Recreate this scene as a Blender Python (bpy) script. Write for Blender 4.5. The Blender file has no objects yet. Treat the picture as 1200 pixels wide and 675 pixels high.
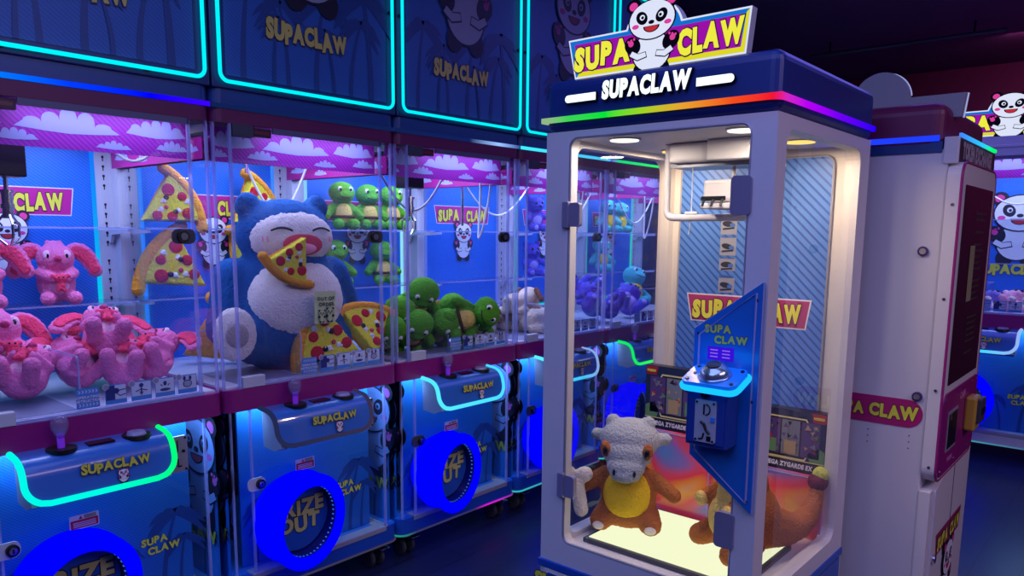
import bpy, bmesh, math, random
from mathutils import Vector, Matrix, Euler, noise
random.seed(7)
SC = bpy.context.scene
COL = SC.collection
PI = math.pi
sin, cos = math.sin, math.cos

# ------------------------------------------------------------------ materials
def lin(c):
    f = lambda v: v / 12.92 if v <= .04045 else ((v + .055) / 1.055) ** 2.4
    return tuple(f(x / 255.0) for x in c) + (1.0,)

_M = {}
def mat(name, col=(200, 200, 200), rough=.5, metal=0.0, spec=.5, emit=None, estr=1.0, bump=0, bscale=60, var=0.0, sheen=0.0, coat=0.0):
    if name in _M: return _M[name]
    m = bpy.data.materials.new(name); m.use_nodes = True
    nt = m.node_tree; b = nt.nodes['Principled BSDF']
    b.inputs['Base Color'].default_value = lin(col)
    b.inputs['Roughness'].default_value = rough
    b.inputs['Metallic'].default_value = metal
    b.inputs['Specular IOR Level'].default_value = spec
    if coat: b.inputs['Coat Weight'].default_value = coat
    if sheen:
        b.inputs['Sheen Weight'].default_value = sheen
        b.inputs['Sheen Tint'].default_value = lin(col)
    if emit is not None:
        b.inputs['Emission Color'].default_value = lin(emit)
        b.inputs['Emission Strength'].default_value = estr
    if bump or var:
        tc = nt.nodes.new('ShaderNodeTexCoord'); nz = nt.nodes.new('ShaderNodeTexNoise')
        nz.inputs['Scale'].default_value = bscale; nz.inputs['Detail'].default_value = 4
        nt.links.new(tc.outputs['Object'], nz.inputs['Vector'])
        if bump:
            bp = nt.nodes.new('ShaderNodeBump'); bp.inputs['Strength'].default_value = bump
            bp.inputs['Distance'].default_value = .012
            nt.links.new(nz.outputs['Fac'], bp.inputs['Height']); nt.links.new(bp.outputs['Normal'], b.inputs['Normal'])
        if var:
            mx = nt.nodes.new('ShaderNodeMix'); mx.data_type = 'RGBA'
            c = lin(col)
            mx.inputs[6].default_value = tuple(max(0, x * (1 - var)) for x in c[:3]) + (1,)
            mx.inputs[7].default_value = tuple(min(1, x * (1 + var)) for x in c[:3]) + (1,)
            nt.links.new(nz.outputs['Fac'], mx.inputs[0]); nt.links.new(mx.outputs[2], b.inputs['Base Color'])
    _M[name] = m
    return m

def glow(name, col, s=1.0):
    if name in _M: return _M[name]
    m = bpy.data.materials.new(name); m.use_nodes = True
    nt = m.node_tree; nt.nodes.clear()
    e = nt.nodes.new('ShaderNodeEmission'); o = nt.nodes.new('ShaderNodeOutputMaterial')
    e.inputs[0].default_value = lin(col); e.inputs[1].default_value = s
    nt.links.new(e.outputs[0], o.inputs[0]); _M[name] = m
    return m

def glow_ramp(name, stops, axis, lo, hi, s=1.0):
    """LED strip whose diodes change colour along an object axis"""
    if name in _M: return _M[name]
    m = bpy.data.materials.new(name); m.use_nodes = True
    nt = m.node_tree; nt.nodes.clear(); N = nt.nodes.new
    e = N('ShaderNodeEmission'); o = N('ShaderNodeOutputMaterial'); tc = N('ShaderNodeTexCoord'); sx = N('ShaderNodeSeparateXYZ')
    mr = N('ShaderNodeMapRange'); cr = N('ShaderNodeValToRGB')
    mr.inputs[1].default_value = lo; mr.inputs[2].default_value = hi
    nt.links.new(tc.outputs['Object'], sx.inputs[0])
    if axis == 'XY':
        ad = N('ShaderNodeMath'); nt.links.new(sx.outputs[0], ad.inputs[0]); nt.links.new(sx.outputs[1], ad.inputs[1])
        nt.links.new(ad.outputs[0], mr.inputs[0])
    else:
        nt.links.new(sx.outputs['XYZ'.index(axis)], mr.inputs[0])
    nt.links.new(mr.outputs[0], cr.inputs[0])
    el = cr.color_ramp.elements
    while len(el) < len(stops): el.new(.5)
    for k, (p, c) in enumerate(stops): el[k].position = p; el[k].color = lin(c)
    nt.links.new(cr.outputs[0], e.inputs[0]); e.inputs[1].default_value = s
    nt.links.new(e.outputs[0], o.inputs[0]); _M[name] = m
    return m

def stripes(name, a, b, freq, ang, duty=.5, rough=.35, plane='XZ', spec=.5):
    """printed diagonal stripes, laid out in the object's own coordinates (metres)"""
    if name in _M: return _M[name]
    m = mat(name, a, rough, spec=spec); nt = m.node_tree; N = nt.nodes.new
    tc = N('ShaderNodeTexCoord'); sx = N('ShaderNodeSeparateXYZ'); nt.links.new(tc.outputs['Object'], sx.inputs[0])
    def mul(out, k):
        q = N('ShaderNodeMath'); q.operation = 'MULTIPLY'; q.inputs[1].default_value = k; nt.links.new(out, q.inputs[0]); return q.outputs[0]
    u = mul(sx.outputs['XYZ'.index(plane[0])], cos(ang) * freq); v = mul(sx.outputs['XYZ'.index(plane[1])], sin(ang) * freq)
    ad = N('ShaderNodeMath'); nt.links.new(u, ad.inputs[0]); nt.links.new(v, ad.inputs[1])
    fr = N('ShaderNodeMath'); fr.operation = 'FRACT'; nt.links.new(ad.outputs[0], fr.inputs[0])
    gt = N('ShaderNodeMath'); gt.operation = 'GREATER_THAN'; gt.inputs[1].default_value = duty; nt.links.new(fr.outputs[0], gt.inputs[0])
    mx = N('ShaderNodeMix'); mx.data_type = 'RGBA'; mx.inputs[6].default_value = lin(a); mx.inputs[7].default_value = lin(b)
    nt.links.new(gt.outputs[0], mx.inputs[0]); nt.links.new(mx.outputs[2], nt.nodes['Principled BSDF'].inputs['Base Color'])
    return m

def glass(name, tint=(255, 255, 255), ior=1.45, haze=0.0, hcol=(200, 210, 255), refl=1.0, rough=0.0):
    """clear sheet: lets things through, mirrors by Fresnel, a little diffuse tint"""
    if name in _M: return _M[name]
    m = bpy.data.materials.new(name); m.use_nodes = True
    nt = m.node_tree; nt.nodes.clear(); N = nt.nodes.new
    o = N('ShaderNodeOutputMaterial'); t = N('ShaderNodeBsdfTransparent'); g = N('ShaderNodeBsdfGlossy'); fr = N('ShaderNodeFresnel'); mx = N('ShaderNodeMixShader')
    t.inputs[0].default_value = lin(tint); g.inputs['Roughness'].default_value = rough
    ge = N('ShaderNodeNewGeometry'); iv = N('ShaderNodeMapRange'); iv.inputs[3].default_value = ior; iv.inputs[4].default_value = 1 / ior   # a thin sheet mirrors alike from both faces
    nt.links.new(ge.outputs['Backfacing'], iv.inputs[0]); nt.links.new(iv.outputs[0], fr.inputs[0])
    sc = N('ShaderNodeMath'); sc.operation = 'MULTIPLY'; sc.inputs[1].default_value = refl
    nt.links.new(fr.outputs[0], sc.inputs[0]); nt.links.new(sc.outputs[0], mx.inputs[0])
    src = t.outputs[0]
    if haze:
        d = N('ShaderNodeBsdfDiffuse'); d.inputs[0].default_value = lin(hcol)
        m2 = N('ShaderNodeMixShader'); m2.inputs[0].default_value = haze
        nt.links.new(t.outputs[0], m2.inputs[1]); nt.links.new(d.outputs[0], m2.inputs[2]); src = m2.outputs[0]
    nt.links.new(src, mx.inputs[1]); nt.links.new(g.outputs[0], mx.inputs[2]); nt.links.new(mx.outputs[0], o.inputs[0])
    _M[name] = m
    return m

# ------------------------------------------------------------------ geometry helpers
def finish(bm, name, mats, parent=None, smooth=False, uvname=None):
    me = bpy.data.meshes.new(name)
    bmesh.ops.recalc_face_normals(bm, faces=bm.faces[:])
    bm.to_mesh(me); bm.free()
    return link(name, me, mats, parent, smooth)

def link(name, me, mats, parent=None, smooth=False):
    o = bpy.data.objects.new(name, me); COL.objects.link(o)
    if mats is not None and not me.materials:
        for m in (mats if isinstance(mats, (list, tuple)) else [mats]): me.materials.append(m)
    if smooth:
        for p in me.polygons: p.use_smooth = True
    if parent is not None: o.parent = parent
    return o

def empty(name, loc=(0, 0, 0), rz=0.0):
    o = bpy.data.objects.new(name, None); COL.objects.link(o); o.location = loc; o.rotation_euler = (0, 0, rz); o.empty_display_size = .05
    return o

def tag(o, label, cat, group=None):
    o['label'] = label; o['category'] = cat
    if group: o['group'] = group
    return o

def struct(o):
    o['kind'] = 'structure'; return o

def box(bm, x0, x1, y0, y1, z0, z1, bev=0, seg=2, mi=0):
    r = bmesh.ops.create_cube(bm, size=1.0)
    vs = r['verts']
    for v in vs:
        v.co = Vector((x0 + (v.co.x + .5) * (x1 - x0), y0 + (v.co.y + .5) * (y1 - y0), z0 + (v.co.z + .5) * (z1 - z0)))
    fs = list({f for v in vs for f in v.link_faces})
    for f in fs: f.material_index = mi
    if bev:
        es = list({e for v in vs for e in v.link_edges})
        rr = bmesh.ops.bevel(bm, geom=es, offset=bev, segments=seg, profile=.5, affect='EDGES')
        for f in rr['faces']: f.material_index = mi
    return bm

def cyl(bm, p0, p1, r0, r1=None, seg=20, mi=0):
    r1 = r0 if r1 is None else r1
    p0, p1 = Vector(p0), Vector(p1); d = p1 - p0
    M = Matrix.Translation((p0 + p1) / 2) @ d.to_track_quat('Z', 'Y').to_matrix().to_4x4()
    r = bmesh.ops.create_cone(bm, cap_ends=True, cap_tris=False, segments=seg, radius1=r0, radius2=r1, depth=d.length, matrix=M)
    for f in {f for v in r['verts'] for f in v.link_faces}: f.material_index = mi
    return bm

def sph(bm, c, r, rot=None, sub=3, mi=0):
    if not isinstance(r, (tuple, list)): r = (r, r, r)
    M = Matrix.Translation(c) @ (Euler(rot).to_matrix().to_4x4() if rot else Matrix()) @ Matrix.Diagonal((r[0], r[1], r[2], 1))
    k = bmesh.ops.create_icosphere(bm, subdivisions=sub, radius=1, matrix=M)
    for f in {f for v in k['verts'] for f in v.link_faces}: f.material_index = mi
    return bm

def tube(bm, pts, r, seg=10, closed=False, mi=0):
    pts = [Vector(p) for p in pts]; n = len(pts); rings = []
    t0 = None; nrm = None
    for i in range(n):
        a = pts[i - 1] if (i > 0 or closed) else pts[i]; b = pts[(i + 1) % n] if (i < n - 1 or closed) else pts[i]
        t = (b - a).normalized()
        if nrm is None:
            nrm = t.orthogonal().normalized()
        else:
            nrm = (nrm - t * nrm.dot(t)); nrm = nrm.normalized() if nrm.length > 1e-6 else t.orthogonal().normalized()
        bn = t.cross(nrm)
        rr = r[i] if isinstance(r, (list, tuple)) else r
        rings.append([bm.verts.new(pts[i] + (nrm * cos(2 * PI * k / seg) + bn * sin(2 * PI * k / seg)) * rr) for k in range(seg)])
    for i in range(n if closed else n - 1):
        A, B = rings[i], rings[(i + 1) % n]
        off = 0
        if closed and i == n - 1:
            off = min(range(seg), key=lambda s: (A[0].co - B[s].co).length)
        for k in range(seg):
            f = bm.faces.new((A[k], A[(k + 1) % seg], B[(k + 1 + off) % seg], B[(k + off) % seg])); f.material_index = mi
    if not closed:
        for q in (rings[0][::-1], rings[-1]):
            f = bm.faces.new(q); f.material_index = mi
    return bm

def arc(pts, rad, seg=6):
    """polyline with its inner corners rounded"""
    pts = [Vector(p) for p in pts]; out = [pts[0]]
    for i in range(1, len(pts) - 1):
        p, a, b = pts[i], pts[i - 1], pts[i + 1]
        da, db = (a - p), (b - p)
        r = min(rad, da.length * .49, db.length * .49)
        A, B = p + da.normalized() * r, p + db.normalized() * r
        for k in range(seg + 1):
            t = k / seg
            out.append(A * (1 - t) ** 2 + p * 2 * t * (1 - t) + B * t * t)
    out.append(pts[-1]); return out

def rrect(x0, x1, y0, y1, r, seg=6):
    out = []
    for cx, cy, a in ((x1 - r, y1 - r, 0), (x0 + r, y1 - r, PI / 2), (x0 + r, y0 + r, PI), (x1 - r, y0 + r, 1.5 * PI)):
        for k in range(seg + 1):
            t = a + k / seg * PI / 2; out.append((cx + r * cos(t), cy + r * sin(t)))
    return out

def circ(cx, cy, r, n=40, ry=None):
    ry = r if ry is None else ry
    return [(cx + r * cos(2 * PI * k / n), cy + ry * sin(2 * PI * k / n)) for k in range(n)]

def plate(bm, outer, holes, o, U, V, W, mi=0):
    """outline with holes in the plane o + u*U + v*V, thickened along W"""
    o, U, V, W = Vector(o), Vector(U), Vector(V), Vector(W)
    loops = [outer] + list(holes); edges = []; rings = []
    for lp in loops:
        vs = [bm.verts.new(o + U * u + V * v) for u, v in lp]; rings.append(vs)
        for i in range(len(vs)): edges.append(bm.edges.new((vs[i], vs[(i + 1) % len(vs)])))
    if holes:
        r = bmesh.ops.triangle_fill(bm, use_beauty=True, use_dissolve=False, edges=edges)
        fs = [g for g in r['geom'] if isinstance(g, bmesh.types.BMFace)]
    else:
        fs = [bm.faces.new(rings[0])]
    top = {}
    for vs in rings:
        for v in vs: top[v] = bm.verts.new(v.co + W)
    for f in fs:
        f.material_index = mi
        nf = bm.faces.new([top[v] for v in reversed(f.verts[:])]); nf.material_index = mi
    for vs in rings:
        for i in range(len(vs)):
            a, b = vs[i], vs[(i + 1) % len(vs)]
            nf = bm.faces.new((a, b, top[b], top[a])); nf.material_index = mi
    return bm

def quad(bm, a, b, c, d, mi=0):
    f = bm.faces.new([bm.verts.new(p) for p in (a, b, c, d)]); f.material_index = mi; return bm

# flat printed artwork: polygons in layers .6 mm apart
class Art:
    def __init__(s): s.p = []
    def poly(s, pts, mi, layer=0): s.p.append((pts, mi, layer)); return s
    def ell(s, cx, cy, rx, ry, mi, layer=0, rot=0.0, n=28, t0=0, t1=2 * PI):
        full = t1 - t0 > 2 * PI - .01
        q = []
        for k in range(n if full else n + 1):
            t = t0 + (t1 - t0) * k / n
            x, y = rx * cos(t), ry * sin(t)
            q.append((cx + x * cos(rot) - y * sin(rot), cy + x * sin(rot) + y * cos(rot)))
        return s.poly(q, mi, layer)
    def stroke(s, pts, w, mi, layer=0):
        L, R = [], []
        for i, p in enumerate(pts):
            a = pts[max(i - 1, 0)]; b = pts[min(i + 1, len(pts) - 1)]
            dx, dy = b[0] - a[0], b[1] - a[1]; l = math.hypot(dx, dy) or 1
            ww = w[i] if isinstance(w, (list, tuple)) else w
            L.append((p[0] - dy / l * ww / 2, p[1] + dx / l * ww / 2)); R.append((p[0] + dy / l * ww / 2, p[1] - dx / l * ww / 2))
        for i in range(len(pts) - 1): s.poly([L[i], L[i + 1], R[i + 1], R[i]], mi, layer)
        return s
    def merge(s, other, x=0, y=0, k=1.0, dl=0, mo=0, kx=None):
        for pts, mi, l in other.p: s.p.append(([(x + u * (kx or k), y + v * k) for u, v in pts], mi + mo, l + dl))
        return s
    def add(s, bm, o, U, V, W, gap=.0006):
        o, U, V, W = Vector(o), Vector(U), Vector(V), Vector(W)
        for pts, mi, l in s.p:
            vs = [bm.verts.new(o + U * u + V * v + W * (gap * (l + 1))) for u, v in pts]
            f = bm.faces.new(vs); f.material_index = mi
        return bm
    def obj(s, name, mats, parent, o, U=(1, 0, 0), V=(0, 0, 1), W=(0, -1, 0), gap=.0006):
        bm = bmesh.new(); s.add(bm, o, U, V, W, gap)
        me = bpy.data.meshes.new(name); bm.to_mesh(me); bm.free()
        return link(name, me, mats, parent)

def glyph(ch, off, ext=0.0):
    cu = bpy.data.curves.new('glyph', 'FONT'); cu.body = ch; cu.size = 1.0; cu.offset = off; cu.extrude = ext; cu.resolution_u = 3
    ob = bpy.data.objects.new('glyph', cu)
    me = bpy.data.meshes.new_from_object(ob)
    bpy.data.objects.remove(ob); bpy.data.curves.remove(cu)
    return me
_G = {}
def text_bm(bm, txt, h, o, U, V, W, layers=((.03, 0, 0.0),), ext=0.0, bounce=0.0, gapx=.07, width=None, center=True, slant=0.0, bold=.034):
    gapx += bold * 2.2
    """lettering of cap height h; layers: (fattening, material index, distance along W)"""
    o, U, V, W = Vector(o), Vector(U), Vector(V), Vector(W)
    adv = []; x = 0
    for i, ch in enumerate(txt):
        if ch == ' ': adv.append((x, 0)); x += .32; continue
        key = (ch, 'b')
        if key not in _G:
            me = glyph(ch, 0.0); xs = [v.co.x for v in me.vertices]; ys = [v.co.y for v in me.vertices]
            _G[key] = (min(xs), max(xs), min(ys), max(ys)); bpy.data.meshes.remove(me)
        a = _G[key]; adv.append((x - a[0], a)); x += (a[1] - a[0]) + gapx
    tot = x - gapx; k = h / .69
    kx = k if width is None else width / tot
    ox = -tot / 2 if center else 0
    rnd = random.Random(len(txt) * 7 + 3)
    ang = [(rnd.uniform(-1, 1) * bounce, rnd.uniform(-.06, .06) * (1 if bounce else 0), 1 + rnd.uniform(-.05, .09) * (1 if bounce else 0)) for _ in txt]
    for off, mi, dist in layers:
        off = off + bold
        for i, ch in enumerate(txt):
            if ch == ' ': continue
            key = (ch, round(off, 3), round(ext / k, 4))
            if key not in _G:
                me = glyph(ch, off, ext / k); me.calc_loop_triangles()
                _G[key] = ([tuple(v.co) for v in me.vertices], [tuple(p.vertices) for p in me.polygons]); bpy.data.meshes.remove(me)
            vs, fs = _G[key]; px, a = adv[i]; th, dy, sc = ang[i]
            cx = (a[0] + a[1]) / 2
            nv = []
            for q in vs:
                u, v = (q[0] - cx) * sc, (q[1] - .35) * sc
                u, v = u * cos(th) - v * sin(th), u * sin(th) + v * cos(th) + dy
                u += slant * v
                nv.append(bm.verts.new(o + U * ((ox + px + cx + u) * kx) + V * ((v + .35) * k) + W * (dist + (i % 2) * .0003 + q[2] * k)))
            for f in fs:
                try: bm.faces.new([nv[j] for j in f]).material_index = mi
                except ValueError: pass
    return bm

def text(name, txt, h, mats, parent, o, U=(1, 0, 0), V=(0, 0, 1), W=(0, -1, 0), **kw):
    bm = bmesh.new(); text_bm(bm, txt, h, o, U, V, W, **kw)
    me = bpy.data.meshes.new(name); bm.to_mesh(me); bm.free()
    return link(name, me, mats, parent)

def remesh(bm, voxel, smooth=6, fuzz=None):
    """fuse overlapping lumps into one continuous skin"""
    me = bpy.data.meshes.new('lump'); bm.to_mesh(me); bm.free()
    o = bpy.data.objects.new('lump', me); COL.objects.link(o)
    r = o.modifiers.new('r', 'REMESH'); r.mode = 'VOXEL'; r.voxel_size = voxel
    s = o.modifiers.new('s', 'SMOOTH'); s.factor = .5; s.iterations = smooth
    dg = bpy.context.evaluated_depsgraph_get(); dg.update()
    out = bpy.data.meshes.new_from_object(o.evaluated_get(dg))
    bpy.data.objects.remove(o); bpy.data.meshes.remove(me)
    fz = voxel * .30 if fuzz is None else fuzz
    if fz:                                           # short tufted pile
        ns = [v.normal.copy() for v in out.vertices]
        for v, n_ in zip(out.vertices, ns):
            v.co += n_ * fz * (noise.noise(v.co * 95) + .8 * noise.noise(v.co * 230))
    for p in out.polygons: p.use_smooth = True
    return out

def capsule(bm, p0, p1, r0, r1, sub=2):
    p0, p1 = Vector(p0), Vector(p1); n = max(2, int((p1 - p0).length / (min(r0, r1) * .45)) + 1)
    for i in range(n + 1):
        t = i / n; sph(bm, p0.lerp(p1, t), r0 + (r1 - r0) * t, sub=sub)
    return bm

def area(name, loc, rot, sx, sy, power, col, parent=None, spread=None):
    l = bpy.data.lights.new(name, 'AREA'); l.shape = 'RECTANGLE'; l.size = sx; l.size_y = sy; l.energy = power; l.color = lin(col)[:3]
    if spread: l.spread = spread
    o = bpy.data.objects.new(name, l); COL.objects.link(o); o.location = loc; o.rotation_euler = rot
    if parent: o.parent = parent
    return o

# ------------------------------------------------------------------ palette
NAVY = mat('navy_paint', (24, 62, 124), .38)
MAGENTA = mat('magenta_paint', (138, 20, 108), .4)
MAROON = mat('maroon_panel', (104, 20, 72), .45)
WHITEP = mat('white_powder_coat', (214, 210, 214), .42, bump=.03, bscale=300)
LGREY = mat('light_grey_plastic', (190, 190, 200), .45)
GREYM = mat('grey_steel', (120, 122, 132), .35, metal=.7)
CHROME = mat('chrome', (210, 210, 215), .18, metal=1)
ALU = mat('aluminium_sill', (165, 165, 178), .4, metal=.3)
BLACK = mat('black_plastic', (14, 14, 18), .4)
RUBBER = mat('caster_rubber', (60, 62, 72), .6)
DKGREY = mat('dark_grey_plastic', (58, 58, 72), .5)
YELLOW = mat('yellow_print', (232, 226, 70), .5)
CREAMY = mat('pale_yellow_print', (240, 238, 170), .5)
DARKLINE = mat('dark_print', (14, 14, 40), .5)
PWHITE = mat('white_print', (226, 226, 236), .5)
PPINK = mat('pink_print', (232, 60, 150), .5)
PRED = mat('red_print', (200, 40, 50), .5)
PMAG = mat('magenta_print', (190, 24, 140), .45)
PALM = mat('palm_print', (18, 66, 132), .45)
LOWBLUE = stripes('carbon_blue_print', (30, 112, 190), (22, 92, 168), 130, .9, rough=.3)
SIDEBLUE = mat('blue_side_print', (28, 112, 196), .35)
BACKBLUE = stripes('pinstripe_blue_print', (30, 122, 230), (22, 96, 204), 95, .95, rough=.45)
BOARDBLUE = stripes('night_blue_print', (38, 96, 170), (32, 84, 154), 90, .9, rough=.45)
BIGSTRIPE = stripes('wide_stripe_blue_print', (84, 132, 216), (54, 92, 176), 46, .80, duty=.66, rough=.45)
BASEBLUE = mat('base_blue_paint', (26, 78, 178), .35)
VALMAG = stripes('cloud_valance_print', (184, 40, 190), (150, 28, 164), 80, .8, rough=.5)
CLOUDP = mat('cloud_print', (176, 178, 232), .5)
COLW = mat('white_rack_metal', (196, 196, 214), .45)
DECK = mat('white_deck', (200, 200, 216), .35)
PANE = glass('clear_pane', (250, 251, 255), 1.42, haze=.022, hcol=(190, 200, 255))
SIDEPANE = glass('clear_side_pane', (248, 250, 255), 1.3, haze=.012, hcol=(190, 200, 255))
DOORPANE = glass('clear_door_pane', (246, 250, 255), 1.45, haze=.02, hcol=(120, 160, 255))
EDGE = glass('acrylic_edge', (224, 230, 255), 1.45, haze=.34, hcol=(214, 216, 255), rough=.1)
SHELFG = glass('shelf_glass', (236, 244, 255), 1.4, haze=.05)
RINGBLUE = glow('ring_glow_blue', (0, 0, 255), 1.05)
NEON = glow('neon_cyan', (0, 226, 238), 1.25)
LEDW = glow('led_white', (214, 226, 255), 2.0)

# ------------------------------------------------------------------ shared artwork
def panda_art():
    """a plain cheerful panda emblem, one unit tall; mats: 0 white 1 dark 2 pink 3 red"""
    a = Art()
    for sx in (-1, 1):
        a.ell(sx * .13, .075, .10, .125, 1, 0, rot=sx * .35)
    a.ell(0, .29, .255, .265, 1, 1).ell(0, .29, .237, .247, 0, 2)
    for sx in (-1, 1):
        a.ell(sx * .245, .40, .10, .125, 1, 3, rot=-sx * .5)
        a.ell(sx * .265, .43, .035, .04, 2, 4)
        for k in range(3): a.ell(sx * (.225 + .038 * k), .485 - .012 * k, .014, .017, 2, 4)
        a.stroke([(sx * .27, .30), (sx * .17, .24), (sx * .06, .265)], [.09, .10, .085], 1, 3)
        a.stroke([(sx * .262, .30), (sx * .17, .243), (sx * .068, .265)], [.066, .076, .06], 0, 4)
    for sx in (-1, 1):
        a.ell(sx * .235, .905, .098, .095, 1, 5).ell(sx * .24, .905, .055, .055, 2, 6)
    a.ell(0, .70, .305, .262, 1, 6).ell(0, .70, .287, .245, 0, 7)
    for sx in (-1, 1):
        a.ell(sx * .125, .735, .07, .09, 1, 8, rot=-sx * .45)
        a.ell(sx * .118, .742, .033, .036, 0, 9).ell(sx * .113, .738, .018, .02, 1, 10)
        a.ell(sx * .205, .635, .045, .03, 2, 8)
    a.ell(0, .665, .038, .026, 1, 9)
    a.ell(0, .62, .105, .085, 1, 8, t0=PI, t1=2 * PI).ell(0, .612, .085, .065, 3, 9, t0=PI, t1=2 * PI)
    return a
X3, Z3 = (1, 0, 0), (0, 0, 1)
PANDA = panda_art()
PANDA_M = [PWHITE, DARKLINE, PPINK, PRED]

def palm_art(h=1.0, lean=.08, seed=0):
    r = random.Random(seed); a = Art()
    tr = [(lean * (t / 8) ** 2, h * .80 * t / 8) for t in range(9)]
    a.stroke(tr, [.058 * h * (1 - .45 * t / 8) for t in range(9)], 0, 0)
    cx, cy = tr[-1]
    for k in range(9):
        th = -.25 + k * (PI + .5) / 8; L = h * r.uniform(.26, .34); pts = []
        for j in range(9):
            t = j / 8; pts.append((cx + cos(th) * L * t, cy + sin(th) * L * t * .8 - .22 * h * t * t))
        a.stroke(pts, [h * .052 * (.25 + sin(PI * min(1, t * 1.02)) ** .8) if t < .97 else .002 for t in [j / 8 for j in range(9)]], 0, 1 + k)
    return a

def cloud_pts(w, h, n=5, seed=0):
    r = random.Random(seed); pts = [(-w / 2, 0)]
    for k in range(n):
        x0 = w * .42 - (w * .84) * k / n; x1 = w * .42 - (w * .84) * (k + 1) / n
        env = h * (1 - abs((k + .5) / n * 2 - 1) ** 1.6 * .72) * r.uniform(.85, 1.1)
        for j in range(7):
            t = PI * j / 6; pts.append(((x0 + x1) / 2 + (x0 - x1) / 2 * cos(t), env * .55 + env * .45 * sin(t)))
    out = [pts[0], (-w * .25, -h * .10), (0, -h * .16), (w * .25, -h * .10), (w / 2, 0)] + pts[1:]
    return out

def logo_board(parent, cx, z0, k, y, emis=True, depth=.03):
    """illuminated topper: slanted board, lettering and round panda emblem. k=1 -> .58 m wide"""
    e = (lambda n, c, s: glow(n, c, s)) if emis else (lambda n, c, s: mat(n, c, .5))
    W, B, Y, M = e('sign_white', (226, 232, 255), .95), e('sign_blue', (20, 120, 220), .85), e('sign_yellow', (238, 232, 40), .85), e('sign_magenta', (176, 20, 190), .75)
    outl = [(-.29, .112), (-.264, -.002), (.271, -.002), (.282, .112)]
    bm = bmesh.new()
    P = lambda pts: [(u * k, v * k) for u, v in pts]
    o = (cx, y, z0)
    plate(bm, P(outl), [], o, (1, 0, 0), (0, 0, 1), (0, depth, 0), 4)
    plate(bm, P(circ(.0, .085, .092, 48)), [], (cx, y + .001, z0), (1, 0, 0), (0, 0, 1), (0, depth - .002, 0), 4)
    a = Art()
    a.ell(0, .085 * k, .0925 * k, .0925 * k, 0, 0, n=48).poly(P(outl), 0, 0)
    a.ell(0, .085 * k, .0865 * k, .0865 * k, 1, 1, n=48)
    a.poly(P([(-.284, .107), (-.260, .003), (.267, .003), (.277, .107)]), 1, 2)
    a.poly(P([(-.256, .003), (.267, .003), (.277, .107), (.268, .098), (.257, .017), (-.245, .017)]), 2, 3)
    a.poly(P([(-.266, .096), (-.247, .016), (.256, .016), (.263, .096)]), 3, 4)
    a.add(bm, (cx, y, z0), (1, 0, 0), (0, 0, 1), (0, -1, 0))
    b = finish_keep(bm, 'topper_board', [W, B, Y, M, LGREY], parent)
    LY, LW = e('sign_letter_yellow', (244, 240, 70), .95), e('sign_letter_shade', (60, 20, 90), .4)
    for t, x in (('SUPA', -.168), ('CLAW', .172)):
        bm = bmesh.new(); text_bm(bm, t, .058 * k, (cx + x * k, y - .004, z0 + .026 * k), (1, 0, 0), (0, 0, 1), (0, -1, 0),
                layers=((.075, 1, 0), (.035, 0, .002)), bounce=.09, width=.180 * k, gapx=.12)
        fk(bm, 'lettering', [LY, LW], b)
    pm = [W, e('sign_dark', (16, 14, 34), .5), e('sign_pink', (240, 70, 170), .8), e('sign_red', (210, 50, 60), .8)]
    q = Art().merge(PANDA, 0, 0, .205 * k, kx=.245 * k)
    q.obj('panda_emblem', pm, b, (cx, y - .008, z0 - .020 * k))
    return b

def finish_keep(bm, name, mats, parent):
    me = bpy.data.meshes.new(name); bm.to_mesh(me); bm.free(); return link(name, me, mats, parent)
fk = finish_keep

def frame_loop(x0, x1, z0, z1, y, r=.03):
    return [(u, y, v) for u, v in rrect(x0, x1, z0, z1, r)]

# ------------------------------------------------------------------ the row machines
W = .8125; DEP = .80; D0 = 2.512
LEDS = {0: [(0, (0, 150, 255)), (.45, (0, 60, 255)), (.75, (0, 0, 255)), (1, (60, 0, 255))],
        1: [(0, (14, 30, 80)), (1, (14, 30, 80))],
        2: [(0, (14, 30, 80)), (.55, (14, 30, 90)), (.8, (150, 190, 255)), (1, (30, 60, 140))],
        3: [(0, (60, 230, 255)), (1, (80, 200, 255))],
        4: [(0, (110, 60, 230)), (.12, (0, 220, 130)), (1, (0, 255, 90))], 5: [(0, (0, 255, 90)), (1, (0, 240, 140))]}
CONS = [[(0, (0, 236, 220)), (.45, (0, 240, 215)), (1, (0, 255, 120))],
        [(0, (60, 70, 130)), (1, (90, 80, 130))],
        [(0, (80, 225, 255)), (1, (70, 210, 255))],
        [(0, (90, 225, 255)), (.6, (60, 200, 250)), (1, (140, 170, 230))],
        [(0, (0, 240, 100)), (.5, (60, 255, 90)), (1, (200, 255, 120))], [(0, (0, 200, 250)), (1, (0, 200, 250))]]

def caster(root, x, y):
    bm = bmesh.new(); box(bm, x - .022, x + .022, y - .03, y + .03, .082, .119, .004)
    for s in (-1, 1): box(bm, x + s * .016 - .003, x + s * .016 + .003, y - .018, y + .02, .035, .09)
    c = fk(bm, 'caster', GREYM, root)
    for s in (-1, 1):
        bm = bmesh.new(); cyl(bm, (x + s * .026 - .011, y, .042), (x + s * .026 + .011, y, .042), .042, seg=28)
        bmesh.ops.bevel(bm, geom=[e for e in bm.edges if e.calc_length() > .008 and abs((e.verts[0].co - e.verts[1].co).x) < 1e-4], offset=.004, segments=2, affect='EDGES')
        finish(bm, 'wheel', RUBBER, c, smooth=False)
    bm = bmesh.new(); box(bm, x + .0, x + .05, y - .062, y - .03, .086, .091, .002); cyl(bm, (x - .05, y, .042), (x + .05, y, .042), .007, seg=12)
    fk(bm, 'brake_lever', CHROME, c)

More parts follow.
